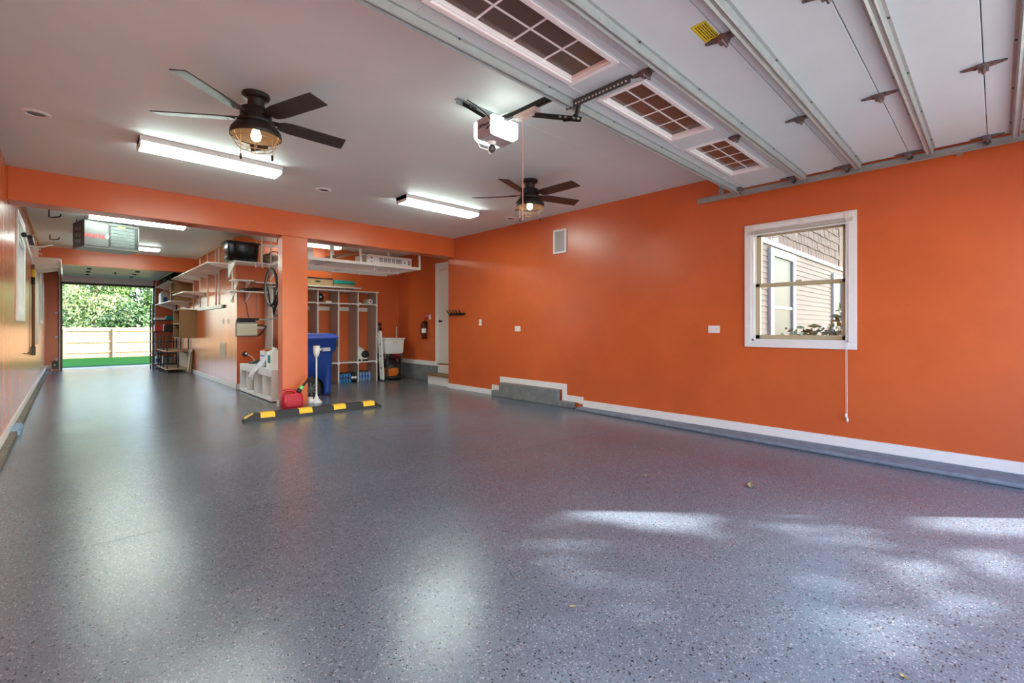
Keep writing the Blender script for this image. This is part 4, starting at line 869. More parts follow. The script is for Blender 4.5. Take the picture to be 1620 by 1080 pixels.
# ---------------------------------------------------------------- alcove wall behind the bench
ac = thing('wall_cooler', 'beige louvred wall unit with a cord mounted above the cubby bench', 'air conditioner', (2.51, YR, 1.17))
obj('case', MB().box(2.325, 10.12, 1.03, 2.69, YR, 1.31), 'grey', ac, bevel=.012)
obj('front_panel', MB().box(2.33, 10.105, 1.045, 2.685, 10.122, 1.275), 'beige', ac, bevel=.006)
for k in range(5): z = 1.075 + k * .038; obj('louvre', MB().bar((2.35, 10.098, z), (2.665, 10.098, z), .014, .02), 'beige', ac)
coil = MB()
for k in range(3):
    coil.tube([(2.50 + (.16 - .01 * k) * cos(a), 10.18 + .05 * sin(a), 1.33 + .02 * k) for a in [2 * pi * j / 20 for j in range(21)]], .016, 8)
t = single('coiled_hose', coil, 'black', 'black hose coiled on top of the beige wall unit', 'hose')
single('extension_cable', MB().tube([(2.50, YR - .01, 1.86), (2.505, YR - .012, 1.7), (2.53, YR - .012, 1.62), (2.545, YR - .012, 1.5), (2.56, 10.2, 1.40)], .006, 6), 'black', 'black cord running down the wall from the glass shelf', 'cord')
pc = thing('power_strip', 'white power strip with a black cable right of the beige wall unit', 'power strip', (2.78, YR, 1.2))
obj('body', MB().box(2.71, YR - .04, 1.17, 2.85, YR, 1.215), 'white', pc, bevel=.005); obj('cable', MB().tube([(2.69, 10.17, 1.25), (2.78, 10.16, 1.25), (2.84, 10.1, 1.23), (2.82, 10.08, 1.2), (2.79, 10.12, 1.12), (2.72, 10.2, 1.03)], .012, 8), 'black', pc)
wg = thing('wall_socket', 'small round black wall socket with white cap above the bench', 'wall socket', (2.49, YR, .68))
obj('back_box', MB().lathe([(.05, 0), (.05, .03), (.035, .04)], (2.50, YR, .68), 18, Rx), 'black', wg); obj('cap', MB().lathe([(.02, .04), (.02, .055), (.001, .057)], (2.51, YR, .69), 14, Rx), 'white', wg); obj('cable', MB().tube([(2.54, YR - .05, .67), (2.6, 10.14, .62), (2.62, 10.05, .56)], .006, 6), 'white', wg)
wp = obj('conduit_frame', MB().box(2.70, YR - .008, 1.45, 2.705, YR, 1.86).box(2.50, YR - .008, 1.45, 2.70, YR, 1.455), 'steel_dk'); tag(wp, 'thin dark conduit bent in a corner on the orange wall above the wall unit', 'conduit')

# ---------------------------------------------------------------- shelves above the lane end
ls = thing('tote_shelf', 'high white bracketed shelf holding the black tote', 'shelf', (2.6, 9.95, 2.43))
obj('board', MB().box(2.19, 9.70, 2.42, 3.15, YR, 2.44), 'white_metal', ls)
for x in (2.21, 2.95): obj('bracket', MB().prism([(YR, 2.42), (YR, 2.16), (YR - .02, 2.16), (9.74, 2.40), (9.74, 2.42)], lambda a, b, t: (t, a, b), x, x + .018), 'white_metal', ls)
obj('hanger_post', MB().box(2.64, 9.70, 2.44, 2.67, 9.73, ZC - .001), 'white_metal', ls)
obj('guard_rail', MB().box(2.67, 9.70, 2.76, 3.2, 9.72, 2.80), 'white_metal', ls)
for (z, y0, x0, lb, m_, nm) in [(2.105, 9.92, 2.25, 'middle white shelf under the tote shelf', 'white_metal', 'wall_shelf'), (1.89, 9.90, 2.19, 'lowest white shelf under the tote, black gear on it', 'white_metal', 'wall_shelf')]:
    t = thing(nm, lb, 'shelf', (2.7, 10.1, z)); obj('board', MB().box(x0 if z < 2 else x0 - .03, y0, z - .009, 2.82 if z < 2 else 2.58, YR, z + .009), m_, t)
    for x in (x0 + .06, 2.5): obj('bracket', MB().prism([(YR, z - .01), (YR, z - .19), (YR - .02, z - .19), (y0 + .04, z - .03), (y0 + .04, z - .01)], lambda a, b, t_: (t_, a, b), x, x + .018), 'white_metal', t)
tt = thing('storage_tote', 'black plastic storage tote on the high white shelf', 'tote', (2.4, 9.9, 2.44))
obj('body', MB().loft([rr(2.14, 9.80, 2.60, 10.16, 2.4405, .03), rr(2.12, 9.78, 2.615, 10.18, 2.46, .03), rr(2.10, 9.76, 2.63, 10.20, 2.78, .03)]), 'black_gloss', tt)
obj('rim', MB().loft([rr(2.09, 9.755, 2.64, 10.205, 2.78, .03), rr(2.07, 9.735, 2.66, 10.225, 2.785, .03), rr(2.07, 9.735, 2.66, 10.225, 2.805, .03), rr(2.09, 9.755, 2.64, 10.205, 2.81, .03)]), 'black', tt)
for x in (2.20, 2.54): obj('rib', MB().box(x, 9.755, 2.50, x + .03, 9.775, 2.76), 'black_gloss', tt)
ob_ = thing('orange_bin', 'orange rounded bin lying on top of the black tote', 'bin', (2.45, 9.9, 2.81))
obj('body', MB().loft([[Vector((2.44 + s * .22 * cos(a), 9.98 + s * .16 * sin(a), z)) for a in [2 * pi * k / 24 for k in range(24)]] for s, z in ((1, 2.811), (1, 2.86), (.93, 2.895), (.7, 2.915))]), 'orangeplastic', ob_); obj('rim', MB().loft([[Vector((2.44 + s * .22 * cos(a), 9.98 + s * .16 * sin(a), z)) for a in [2 * pi * k / 24 for k in range(24)]] for s, z in ((1.03, 2.811), (1.03, 2.825))]), 'orangeplastic', ob_)
dk = thing('duffel_bag', 'grey patterned duffel stuffed beside the black tote', 'bag', (2.9, 9.95, 2.44))
rg = []
for k in range(9):
    x = 2.72 + .05 * k; s = math.sqrt(max(.05, 1 - ((k - 4) / 4.4) ** 2)); rg.append([Vector((x, 9.94 + .14 * s * cos(a), 2.56 + .115 * s * sin(a))) for a in [2 * pi * j / 16 for j in range(16)]])
obj('body', MB().loft(rg), mat('duffel_cloth', (120, 104, 92), .9, var=.6, scale=18), dk); obj('strap', MB().tube([(2.78, 9.82, 2.6), (2.85, 9.78, 2.68), (2.95, 9.78, 2.69), (3.0, 9.82, 2.62)], .012, 6), 'black', dk)
bg_ = thing('cable_bundle', 'black tangled cable bundle on the lowest white shelf', 'cable', (2.6, 10.05, 1.9))
cm = MB()
random.seed(2)
for k in range(7):
    c0 = Vector((2.46 + .035 * k, 10.04 + random.uniform(-.03, .03), 1.925)); cm.tube([c0 + Vector((.1 * cos(a), .06 * sin(a), .012 * sin(2 * a + k) + .006 * k)) for a in [2 * pi * j / 14 for j in range(15)]], .011, 6)
obj('coils', cm, 'black', bg_); obj('plug', MB().box(2.36, 9.98, 1.899, 2.42, 10.03, 1.93), 'grey', bg_, bevel=.005)
for k, x in enumerate((2.54, 2.66)): single('hanger_hook', MB().tube([(x, 9.69, 2.425), (x, 9.68, 2.36)] + [(x + .0, 9.68 - .03 + .03 * cos(a), 2.36 - .03 * sin(a)) for a in [pi * j / 6 for j in range(1, 7)]], .006, 8), 'white_metal', ('white hook on the tote shelf edge, left of its pair', 'white hook on the tote shelf edge, nearer the post')[k], 'hook', group='white utility hooks')

# ---------------------------------------------------------------- bicycle hung upside down by its wheels
bk = thing('bicycle', 'bicycle hung upside down by its wheels behind the post', 'bicycle', (2.53, 8.74, 1.9))
Rb = Matrix.Rotation(pi / 2, 3, 'Y')
def bwheel(x, y, z):
    wv = obj('wheel', MB().tube([(x, y + .32 * cos(a), z + .32 * sin(a)) for a in [2 * pi * k / 40 for k in range(41)]], .022, 10), 'rubber', bk)
    obj('rim', MB().tube([(x, y + .298 * cos(a), z + .298 * sin(a)) for a in [2 * pi * k / 40 for k in range(41)]], .009, 8), 'galv', wv)
    s_ = MB().lathe([(.02, -.03), (.025, -.02), (.012, -.015), (.012, .015), (.025, .02), (.02, .03)], (x, y, z), 12, Rb)
    for k in range(16): a = 2 * pi * k / 16; s_.bar((x + (.015 if k % 2 else -.015), y, z), (x, y + .29 * cos(a), z + .29 * sin(a)), .0025, .0025)
    obj('spokes', s_, 'galv', wv)
bwheel(2.53, 8.72, 1.90); bwheel(2.53, 7.95, 1.90)
fx = 2.55
fr = MB(); P0 = (fx, 8.72, 1.9)
for s in (-.05, .05): fr.tube([(fx - .02 + s, 8.72, 1.9), (fx - .02 + s * .9, 8.62, 1.62), (fx - .02, 8.58, 1.52)], .011, 8)
fr.tube([(fx - .02, 8.58, 1.52), (fx - .02, 8.54, 1.40)], .018, 10)
fr.tube([(fx - .02, 8.56, 1.46), (fx - .02, 8.15, 1.86)], .017, 10); fr.tube([(fx - .02, 8.54, 1.41), (fx - .02, 8.04, 1.42)], .015, 10); fr.tube([(fx - .02, 8.15, 1.86), (fx - .02, 8.02, 1.36)], .015, 10)
obj('frame', fr, 'blackmetal', bk)
obj('handlebar', MB().tube([(fx - .26, 8.60, 1.34), (fx - .12, 8.57, 1.33), (fx - .02, 8.53, 1.36), (fx + .1, 8.57, 1.33), (fx + .24, 8.60, 1.34)], .012, 8), 'galv', bk)
for s in (-1, 1): obj('grip', MB().tube([(fx - .02 + s * .22, 8.595, 1.34), (fx - .02 + s * .3, 8.62, 1.34)], .018, 8), 'black', bk)
obj('saddle', MB().loft([[Vector((fx - .02 + w_ * cos(a), y, 1.29 + .03 * sin(a))) for a in [2 * pi * k / 12 for k in range(12)]] for w_, y in ((.02, 8.12), (.03, 8.05), (.07, 7.92), (.065, 7.88))]), 'black', bk)
obj('crank', MB().lathe([(.02, -.03), (.09, -.028), (.09, -.022), (.02, -.02), (.02, .05)], (fx - .02, 8.15, 1.86), 24, Rb).bar((fx - .07, 8.15, 1.86), (fx - .07, 8.27, 1.75), .012, .02), 'galv', bk)
bh = thing('ceiling_bike_hook', 'white ceiling bar and hooks that carry the hung bicycle', 'hook', (2.53, 8.5, ZC))
obj('bar', MB().box(2.51, 7.85, ZC - .03, 2.55, 8.95, ZC - .001), 'white_metal', bh)
for y in (8.72,): obj('hook', MB().tube([(2.53, y, ZC - .03), (2.53, y, 2.32), (2.50, y, 2.27), (2.51, y, 2.20), (2.545, y, 2.18), (2.57, y, 2.21)], .007, 8), 'white_metal', bh)
obj('hook', MB().tube([(2.53, 7.95, ZC - .03), (2.53, 7.95, 2.32), (2.50, 7.95, 2.27), (2.51, 7.95, 2.20), (2.545, 7.95, 2.18), (2.57, 7.95, 2.21)], .007, 8), 'white_metal', bh)

# ---------------------------------------------------------------- middle wall shelving
ms = thing('wall_shelving', 'long white shelf on slotted standards along the middle wall', 'shelf', (XW, 12.4, 2.45))
obj('hang_rail', MB().box(XW - .03, 10.35, 2.93, XW - .001, 14.6, 2.953), 'wood', ms)
for y in (10.55, 11.71, 12.02, 12.86, 13.74, 14.58):
    s_ = obj('standard', MB().box(XW - .02, y - .013, 1.7, XW, y + .013, 2.93), 'white_metal', ms)
    obj('bracket', MB().prism([(XW - .02, 2.44), (XW - .02, 2.36), (1.94, 2.425), (1.94, 2.44)], lambda a, b, t: (a, t, b), y - .01, y + .01), 'white_metal', ms)
obj('board', MB().box(1.90, 10.42, 2.44, XW - .02, 14.75, 2.462), 'white_metal', ms)
ms2 = thing('wall_shelf', 'short grey-white shelf low on the middle wall standards', 'shelf', (XW, 13.6, 2.03))
obj('board', MB().box(1.90, 12.95, 2.02, XW - .02, 14.6, 2.042), 'white_metal', ms2)
for y in (13.1, 14.2): obj('bracket', MB().prism([(XW - .02, 2.02), (XW - .02, 1.94), (1.94, 2.005), (1.94, 2.02)], lambda a, b, t: (a, t, b), y - .01, y + .01), 'white_metal', ms2)
cl = thing('wall_cleat', 'pale wooden cleat below the shelf standards on the middle wall', 'cleat', (XW, 12.6, 1.66))
obj('board', MB().box(XW - .035, 11.35, 1.615, XW, 14.0, 1.685), 'offwhite', cl, bevel=.004); obj('end_block', MB().box(XW - .03, 11.2, 1.62, XW, 11.34, 1.68), 'black', cl)
wc = thing('wall_cabinet', 'open brown plywood cubby box hung on the middle wall', 'cabinet', (XW, 15.2, 1.3))
def carc(t, x0, x1, y0, y1, z0, z1, nsh, m_):
    obj('side', MB().box(x0, y0, z0, x1, y0 + .018, z1), m_, t); obj('side', MB().box(x0, y1 - .018, z0, x1, y1, z1), m_, t)
    obj('top', MB().box(x0, y0 + .018, z1 - .018, x1, y1 - .018, z1), m_, t); obj('bottom', MB().box(x0, y0 + .018, z0, x1, y1 - .018, z0 + .018), m_, t)
    for k in range(nsh): z = z0 + (z1 - z0) * (k + 1) / (nsh + 1); obj('shelf', MB().box(x0, y0 + .018, z - .009, x1 - .01, y1 - .018, z + .009), 'wood', t)
    obj('back', MB().box(x1 - .01, y0 + .018, z0 + .018, x1, y1 - .018, z1 - .018), m_, t)
carc(wc, 1.99, XW, 14.2, 15.1, .93, 1.66, 1, 'wood_dk')
for (nm, lb, y0, y1, z0, z1, sx) in [('wooden_crate', 'brown wooden crate on the wall above the cubby box', 15.0, 15.6, 1.905, 2.41, 2.0)]:
    t = thing(nm, lb, 'crate', (XW, y0, z0)); carc(t, sx, XW, y0, y1, z0, z1, 1, 'wood_dk')
for z, lb, y0, y1 in [(2.42, 'upper white shelf beside the back garage door', 15.25, 17.9), (1.885, 'lower white shelf beside the back garage door', 14.9, 17.9)]:
    t = thing('wall_shelf', lb, 'shelf', (XW, 16.5, z)); obj('board', MB().box(1.9, y0, z, XW, y1, z + .02), 'white_metal', t)
    for y in (y0 + .4, y1 - .4): obj('bracket', MB().prism([(XW, z), (XW, z - .16), (XW - .02, z - .16), (1.94, z - .02), (1.94, z)], lambda a, b, t_: (a, t_, b), y, y + .018), 'white_metal', t)
jg = thing('plastic_jug', 'white plastic jug with a blue label on the lower back shelf', 'jug', (2.05, 17.3, 1.905))
obj('body', MB().loft([rr(1.94, 17.0, 2.16, 17.5, 1.905, .04), rr(1.94, 17.0, 2.16, 17.5, 2.2, .04), rr(1.99, 17.1, 2.11, 17.35, 2.28, .03)]), 'white', jg); obj('label_panel', MB().box(1.937, 17.1, 1.95, 1.94, 17.4, 2.1), 'binblue', jg); obj('side_label', MB().box(2.0, 16.998, 1.95, 2.1, 17.0, 2.1), 'binblue', jg); obj('cap', MB().lathe([(.035, 2.28), (.035, 2.31), (.001, 2.312)], (2.05, 17.22, 0), 12), 'white', jg)
bt_ = thing('cardboard_tube', 'upright brown cardboard panel between the two back shelves', 'cardboard', (2.2, 15.9, 1.905))
obj('panel', MB().box(2.05, 15.9, 1.906, 2.32, 16.2, 2.40), 'card', bt_); obj('front_strip', MB().box(2.04, 15.88, 1.906, 2.06, 15.9, 2.38), 'offwhite', bt_)
ck = thing('tool_bundle', 'orange and black tool bundle on the upper back shelf', 'tools', (2.1, 15.7, 2.44))
obj('case', MB().box(2.08, 15.5, 2.441, 2.34, 16.4, 2.60), 'orangeplastic', ck, bevel=.02); obj('handle', MB().tube([(2.08, 15.6, 2.5), (2.01, 15.7, 2.62), (2.01, 15.9, 2.62), (2.08, 16.0, 2.5)], .02, 8), 'black', ck); obj('head', MB().box(2.0, 16.05, 2.441, 2.08, 16.25, 2.55), 'galv', ck, bevel=.01)
bp_ = thing('black_panel', 'slanted dark panel with a light edge propped on the upper back shelf', 'panel', (2.1, 17.2, 2.44))
obj('panel', MB().bar((2.17, 16.6, 2.66), (2.17, 17.85, 2.62), .3, .3), 'black', bp_, bevel=.01); obj('light_edge', MB().bar((2.01, 16.6, 2.815), (2.01, 17.85, 2.775), .02, .02), 'white', bp_)
plate(XW, 11.35, 1.335, .07, .115, 'white light switch on the middle wall, farther of two', 'light switch', 's'); plate(XW, 10.92, 1.335, .07, .115, 'white light switch on the middle wall, nearer the corner', 'light switch', 's')
pn = thing('access_panel', 'small grey access panel low on the middle wall', 'panel', (XW, 11.35, .73))
obj('frame', MB().box(XW - .012, 11.13, .58, XW, 11.58, .88), 'beige', pn, bevel=.003); obj('cover', MB().box(XW - .02, 11.18, .61, XW - .012, 11.53, .85), 'tan', pn, bevel=.003)
# rod racks with wooden shelves
rc = thing('rod_rack', 'low rack of black rods with two wooden shelves by the middle wall', 'rack', (2.1, 16, 0))
gx, gy = (1.86, 2.10, 2.33), (15.15, 15.75, 16.35, 16.85)
for z in (.085, .56): obj('shelf', MB().box(1.83, 15.1, z, XW - .005, 16.9, z + .025), 'wood', rc)
for i, x in enumerate(gx):
    for j, y in enumerate(gy):
        if i == 1 and j not in (0, 3): continue
        obj('rod', MB().tube([(x, y, .05), (x, y, .99 if (i + j) % 2 == 0 or i == 0 else .57)], .014, 8), 'blackmetal', rc)
for x in (1.88, 2.30):
    for y in (15.18, 16.8): obj('caster', MB().lathe([(.02, -.014), (.042, -.014), (.045, 0), (.042, .014), (.02, .014)], (x, y, .045), 14, Rb), 'black', rc)
obj('panel', MB().box(2.30, 15.2, .11, 2.315, 16.8, .5), 'wood', rc)
us = thing('metal_shelf_unit', 'black metal shelf unit with tools beside the back garage door', 'shelf', (2.05, 17.4, 0))
for x in (1.74, 2.30):
    for y in (17.0, 17.55): obj('post', MB().box(x, y, 0, x + .035, y + .035, 1.88), 'blackmetal', us)
for z in (.1, .42, .76, 1.06, 1.40): obj('shelf', MB().box(1.74, 17.0, z, 2.335, 17.585, z + .025), 'blackmetal', us)
for (nm, lb, c, m_, dims, z) in [('storage_bin', 'dark red bin on the black metal shelf', 'bin', 'redsign', (1.80, 17.04, 2.0, 17.4, .19), 1.086), ('storage_bin', 'black crate of parts on the black metal shelf', 'bin', 'black', (2.04, 17.05, 2.28, 17.4, .2), 1.086), ('storage_bin', 'white tray on the top deck of the black metal shelf', 'bin', 'white', (1.80, 17.05, 2.05, 17.4, .07), 1.426), ('storage_bin', 'green bin on the top deck of the black metal shelf', 'bin', 'cloth_teal', (2.09, 17.05, 2.28, 17.4, .12), 1.426), ('storage_bin', 'grey bin at the bottom of the black metal shelf', 'bin', 'grey', (2.02, 17.05, 2.28, 17.45, .22), .126)]:
    x0, y0, x1, y1, h_ = dims; t = thing(nm, lb, c, ((x0 + x1) / 2, (y0 + y1) / 2, z)); obj('body', MB().box(x0, y0, z, x1, y1, z + h_ - .015), m_, t, bevel=.008); obj('rim', MB().box(x0 - .006, y0 - .006, z + h_ - .015, x1 + .006, y1 + .006, z + h_), m_, t, bevel=.004)
sp_ = thing('spray_bottle', 'pale spray can on the lowest deck of the metal shelf', 'bottle', (1.87, 17.1, .126))
obj('body', MB().lathe([(.05, .126), (.05, .36), (.03, .38)], (1.88, 17.1, 0), 16), 'white', sp_); obj('cap', MB().lathe([(.03, .38), (.03, .41), (.001, .412)], (1.88, 17.1, 0), 12), 'offwhite', sp_); obj('label_wrap', MB().lathe([(.0505, .18), (.0505, .3)], (1.88, 17.1, 0), 16, cap=False), 'lidblue', sp_)
ye = thing('wood_board', 'pale board leaning on the middle wall behind the rod rack', 'board', (2.33, 14.85, 0))
obj('board', MB().bar((2.27, 14.8, .01), (2.33, 14.8, .62), .45, .02, up=(1, 0, 0)), 'wood', ye); obj('edge_strip', MB().bar((2.25, 14.6, .01), (2.31, 14.6, .55), .03, .02, up=(1, 0, 0)), 'black', ye)

# ---------------------------------------------------------------- hanging heater
ht = thing('unit_heater', 'grey ceiling-hung unit heater with louvres and a red logo', 'heater', (.44, 10.17, 2.48), rot=rad(13))
hx, hy = .35, .28
obj('case', MB().box(-hx, -hy, 0, hx, hy, .415), 'black', ht, world=False, bevel=.004)
obj('bottom_pan', MB().box(-hx - .004, -hy - .006, -.012, hx + .004, hy, 0), 'grey', ht, world=False)
pf = obj('front_panel', MB().box(-hx, -hy - .012, .01, -.055, -hy, .40), mat('heater_grey', (84, 82, 82), .4, metal=.3), ht, world=False, bevel=.003)
obj('louvre_box', MB().box(-.05, -hy - .01, .37, hx, -hy, .405).box(hx - .02, -hy - .01, .01, hx, -hy, .37).box(-.05, -hy - .01, 0, hx, -hy, .02), 'steel_dk', ht, world=False)
for k in range(6):
    z = .04 + k * .055
    obj('louvre', MB().obox((.13, -hy - .012, z + .012), (.31, .004, .045), Matrix.Rotation(rad(35), 3, 'X')), 'galv', ht, world=False)
obj('rating_label', MB().box(.06, -hy - .0125, .33, .16, -hy - .010, .365), 'stick_y', ht, world=False)
for z0 in (.06, .16, .26): obj('side_slot', MB().box(-hx - .003, -.12, z0, -hx, -.02, z0 + .06).box(-hx - .003, .04, z0 + .02, -hx, .14, z0 + .07), 'grey', ht, world=False)
def htext(b_, s_, m_, x, z, wd=None):
    cu = bpy.data.curves.new('lettering', 'FONT'); cu.body = b_; cu.size = s_; cu.extrude = .0008; cu.align_x = 'CENTER'; cu.align_y = 'CENTER'; cu.offset = .0018; cu.materials.append(M[m_])
    o = text_mesh('lettering', cu); o.parent = ht; o.location = (x, -hy - .0135, z); o.rotation_euler = (pi / 2, 0, 0)
htext('HEATER', .07, 'redsign', -.225, .165)
obj('logo_bar', MB().box(-.30, -hy - .0135, .217, -.12, -hy - .012, .232), 'steel_dk', pf, world=False)
obj('logo_flame', MB().prism([(-.02, -.035), (.02, -.035), (.028, -.005), (.012, .04), (.004, .012), (-.01, .03), (-.026, -.005)], lambda a, b, t: (-.072 + a * .8, t, .185 + b), -hy - .0145, -hy - .0125), 'white', pf, world=False)
for x in (-hx + .03, hx - .05):
    for y in (-.2, .2): obj('hanger_rod', MB().tube([(x, y, .41), (x, y, ZC - 2.48 - .001)], .006, 8), 'blackmetal', ht, world=False)
obj('gas_pipe', MB().tube([(hx, .1, .25), (hx + .06, .1, .25), (hx + .06, .1, ZC - 2.48 - .001)], .014, 8), 'galv', ht, world=False)
for (x, y, lb, L_) in [(-.22, 9.62, 'black ceiling hook close behind the header beam', .13), (-.27, 12.35, 'black ceiling hook farther down the lane left of the heater', .09)]:
    single('ceiling_hook', MB().tube([(x, y, ZC - .001), (x, y, ZC - L_), (x + .05, y - .06, ZC - L_ - .01), (x + .12, y - .14, ZC - L_), (x + .13, y - .15, ZC - L_ + .04)], .009, 8), 'blackmetal', lb, 'hook', group='black ceiling hooks')

# ---------------------------------------------------------------- left wall things
sh_ = thing('wall_shelving', 'deep white bracket shelf high on the left wall beside the window', 'shelf', (XL, 12.8, 2.4))
for y in (11.95, 12.7, 13.5):
    obj('standard', MB().box(XL, y - .02, 2.31, XL + .03, y + .02, 2.86), 'white_metal', sh_)
    obj('bracket', MB().prism([(XL + .03, 2.42), (XL + .03, 2.30), (-.16, 2.38), (-.16, 2.42)], lambda a, b, t: (a, t, b), y - .015, y + .015), 'white_metal', sh_)
obj('board', MB().box(XL + .03, 11.9, 2.42, -.12, 14.0, 2.45), 'white_metal', sh_); obj('front_lip', MB().box(-.125, 13.0, 2.28, -.11, 14.0, 2.42), 'white_metal', sh_)
bs = thing('board_stack', 'stack of white boards on the deep left wall shelf', 'board', (-.3, 12.9, 2.45))
for k in range(3): obj('board', MB().box(XL + .05, 11.95 + .3 * k, 2.451 + .03 * k, -.16 + .02 * k, 13.9, 2.478 + .03 * k), 'offwhite', bs, bevel=.003)
gp = thing('laminate_sheet', 'tall mauve-grey panel hung flat on the left wall under the shelf', 'panel', (XL, 12.9, 1.5))
obj('panel', MB().box(XL + .001, 12.25, .88, XL + .03, 13.45, 2.3), 'locker_in', gp, bevel=.004); obj('edge_strip', MB().box(XL + .001, 13.45, .9, XL + .036, 13.48, 2.3), 'white', gp)
wt = thing('tool_rack', 'white pronged tool rack with black clamp on the left wall by the window', 'tool rack', (XL, 10.8, 2.45))
obj('back_bar', MB().box(XL, 10.2, 2.44, XL + .025, 11.6, 2.48), 'white_metal', wt)
for k, (y, L_, dz) in enumerate([(10.35, .30, .05), (10.8, .15, .02), (11.3, .15, .0)]): obj('prong', MB().tube([(XL + .02, y, 2.46), (XL + L_ * .6, y, 2.465), (XL + L_, y, 2.46 + dz)], .011, 8), 'white_metal', wt)
obj('clamp', MB().bar((XL + .06, 10.0, 2.56), (XL + .06, 10.5, 2.52), .06, .05), 'black', wt, bevel=.008)
lt = thing('garden_lopper', 'long pole tool with a black knob hung across the left window', 'tool', (XL + .06, 9.6, 2.4))
obj('shaft', MB().tube([(XL + .05, 8.95, 2.42), (XL + .06, 9.9, 2.30), (XL + .06, 10.4, 2.24)], .016, 8), 'white_metal', lt); obj('knob', MB().lathe([(.01, -.03), (.03, -.02), (.034, .015), (.02, .03)], (XL + .055, 8.92, 2.43), 14, Rx), 'black', lt)
ph = thing('pole_tool', 'brown long-handled tool with yellow band hung on the left wall', 'tool', (XL + .03, 11.6, .8))
obj('handle', MB().tube([(XL + .03, 11.6, .86), (XL + .03, 11.6, 2.30)], .022, 10), 'grip', ph); obj('yellow_band', MB().lathe([(.025, 2.08), (.027, 2.09), (.027, 2.2), (.025, 2.21)], (XL + .03, 11.6, 0), 12), 'stick_y', ph); obj('head', MB().box(XL + .005, 11.54, .72, XL + .06, 11.66, .87), 'black', ph, bevel=.006); obj('grip_end', MB().lathe([(.026, 1.95), (.026, 2.07)], (XL + .03, 11.6, 0), 12), 'black', ph)
single('floor_block', MB().box(XL + .02, 7.5, .0505, -.415, 8.0, .075).box(-.44, 7.52, .0, -.40, 7.98, .06), 'bluegrey', 'pale blue block on the left curb near the beam', 'block', bevel=.006)
single('wall_hook', MB().tube([(XL, 9.9, .82), (XL + .04, 9.9, .81), (XL + .05, 9.9, .84)], .008, 8), 'bronze', 'small dark hook low on the left wall below the window', 'hook')

# ---------------------------------------------------------------- back garage door
bd_ = thing('overhead_garage_door', 'white back garage door raised beneath the ceiling at the lane end', 'garage door', (.87, 16.3, 2.66), kind='thing')
for k in range(4): obj('door_panel', MB().box(-.19, 14.62 + .86 * k, 2.66, 1.92, 14.62 + .86 * k + .855, 2.70), 'door_white', bd_, bevel=.003)
for x in (.35, 1.28):
    for k in (1, 2, 3): y = 14.62 + .86 * k; obj('hinge', MB().box(x - .04, y - .10, 2.648, x + .04, y - .03, 2.66).box(x - .04, y + .03, 2.648, x + .04, y + .10, 2.66).tube([(x - .04, y, 2.645), (x + .04, y, 2.645)], .012, 8), 'blackmetal', bd_)
obj('pull_handle', MB().box(.85, 16.0, 2.60, .88, 16.03, 2.66), 'black', bd_)
for (x, lb) in [(-.215, 'galvanised track left of the back garage opening'), (1.945, 'galvanised track right of the back garage opening')]:
    t = thing('door_track', lb, 'door track', (x, 18.2, 0))
    obj('rail', MB().tube([(x, 18.22, .02), (x, 18.22, 2.45), (x, 18.1, 2.60), (x, 17.9, 2.65), (x, 14.7, 2.65)], .018, 8), 'galv', t); obj('wall_bracket', MB().box(x - .02, 18.23, .7, x + .02, YB, .76).box(x - .02, 18.23, 1.6, x + .02, YB, 1.66), 'white', t)
struct('trim_door_head', MB().box(-.16, YB - .02, 2.50, 1.9, YB, ZC), 'white')
o = obj('trim_door_frame', MB().box(-.19, YB - .02, 0, -.15, YB + .15, 2.47).box(1.89, YB - .02, 0, 1.93, YB + .15, 2.47).box(-.19, YB - .03, 2.44, 1.93, YB + .15, 2.50), 'blackmetal'); o['kind'] = 'structure'
sn = thing('door_sensor', 'small dark sensor and cable box at the foot of the back door frame', 'sensor', (-.34, 18.1, 0))
obj('body', MB().box(-.36, 18.08, .055, -.24, 18.24, .26), 'black', sn, bevel=.01); obj('eye', MB().lathe([(.03, 0), (.03, .015), (.001, .016)], (-.30, 18.08, .16), 14, Rx), 'galv', sn); obj('bracket', MB().box(-.37, 18.1, .0, -.35, 18.2, .2), 'galv', sn)
for z, lb in ((1.62, 'top'), (.93, 'middle'), (.3, 'lowest')):
    t = thing('door_stop', 'white round bumper left of the back door, %s of three' % lb, 'bumper', (-.27, YB, z)); obj('disc', MB().lathe([(.035, 0), (.035, .02), (.02, .03), (.001, .031)], (-.27, YB, z), 14, Rx), 'white', t); obj('washer', MB().lathe([(.042, 0), (.042, .004)], (-.27, YB, z), 14, Rx), 'grey', t)

# ---------------------------------------------------------------- outside: back yard
lw = MB(); nx, ny = 24, 24
def gz(x, y): return -.02 - .28 * min(1, max(0, (y - 19.5) / 6))
for i in range(nx):
    for j in range(ny):
        xa, xb = -22 + 48 * i / nx, -22 + 48 * (i + 1) / nx; ya, yb = YB + .15 + 27 * j / ny, YB + .15 + 27 * (j + 1) / ny
        lw.add([(xa, ya, gz(xa, ya)), (xb, ya, gz(xb, ya)), (xb, yb, gz(xb, yb)), (xa, yb, gz(xa, yb))], [(0, 1, 2, 3)], True)
struct('ground_lawn', lw, 'lawn')
ap = struct('ground_apron', MB().box(-1.0, YB + .15, -.2, 2.9, YB + 1.0, -.012), 'drive')
struct('ground_drive', MB().box(-20, -30, -.25, 26, YF - .2, -.03), 'drive')
struct('ground_side', MB().box(XA + .16, YF - .2, -.25, 26, YB + .15, -.04), 'lawn')
struct('ground_left', MB().box(-20, YF - .2, -.25, XL - .16, YB + .15, -.04), 'lawn')
fn = thing('wooden_fence', 'pale wooden fence across the back yard behind the lawn', 'fence', (1.5, 31, -.3))
bm0 = None
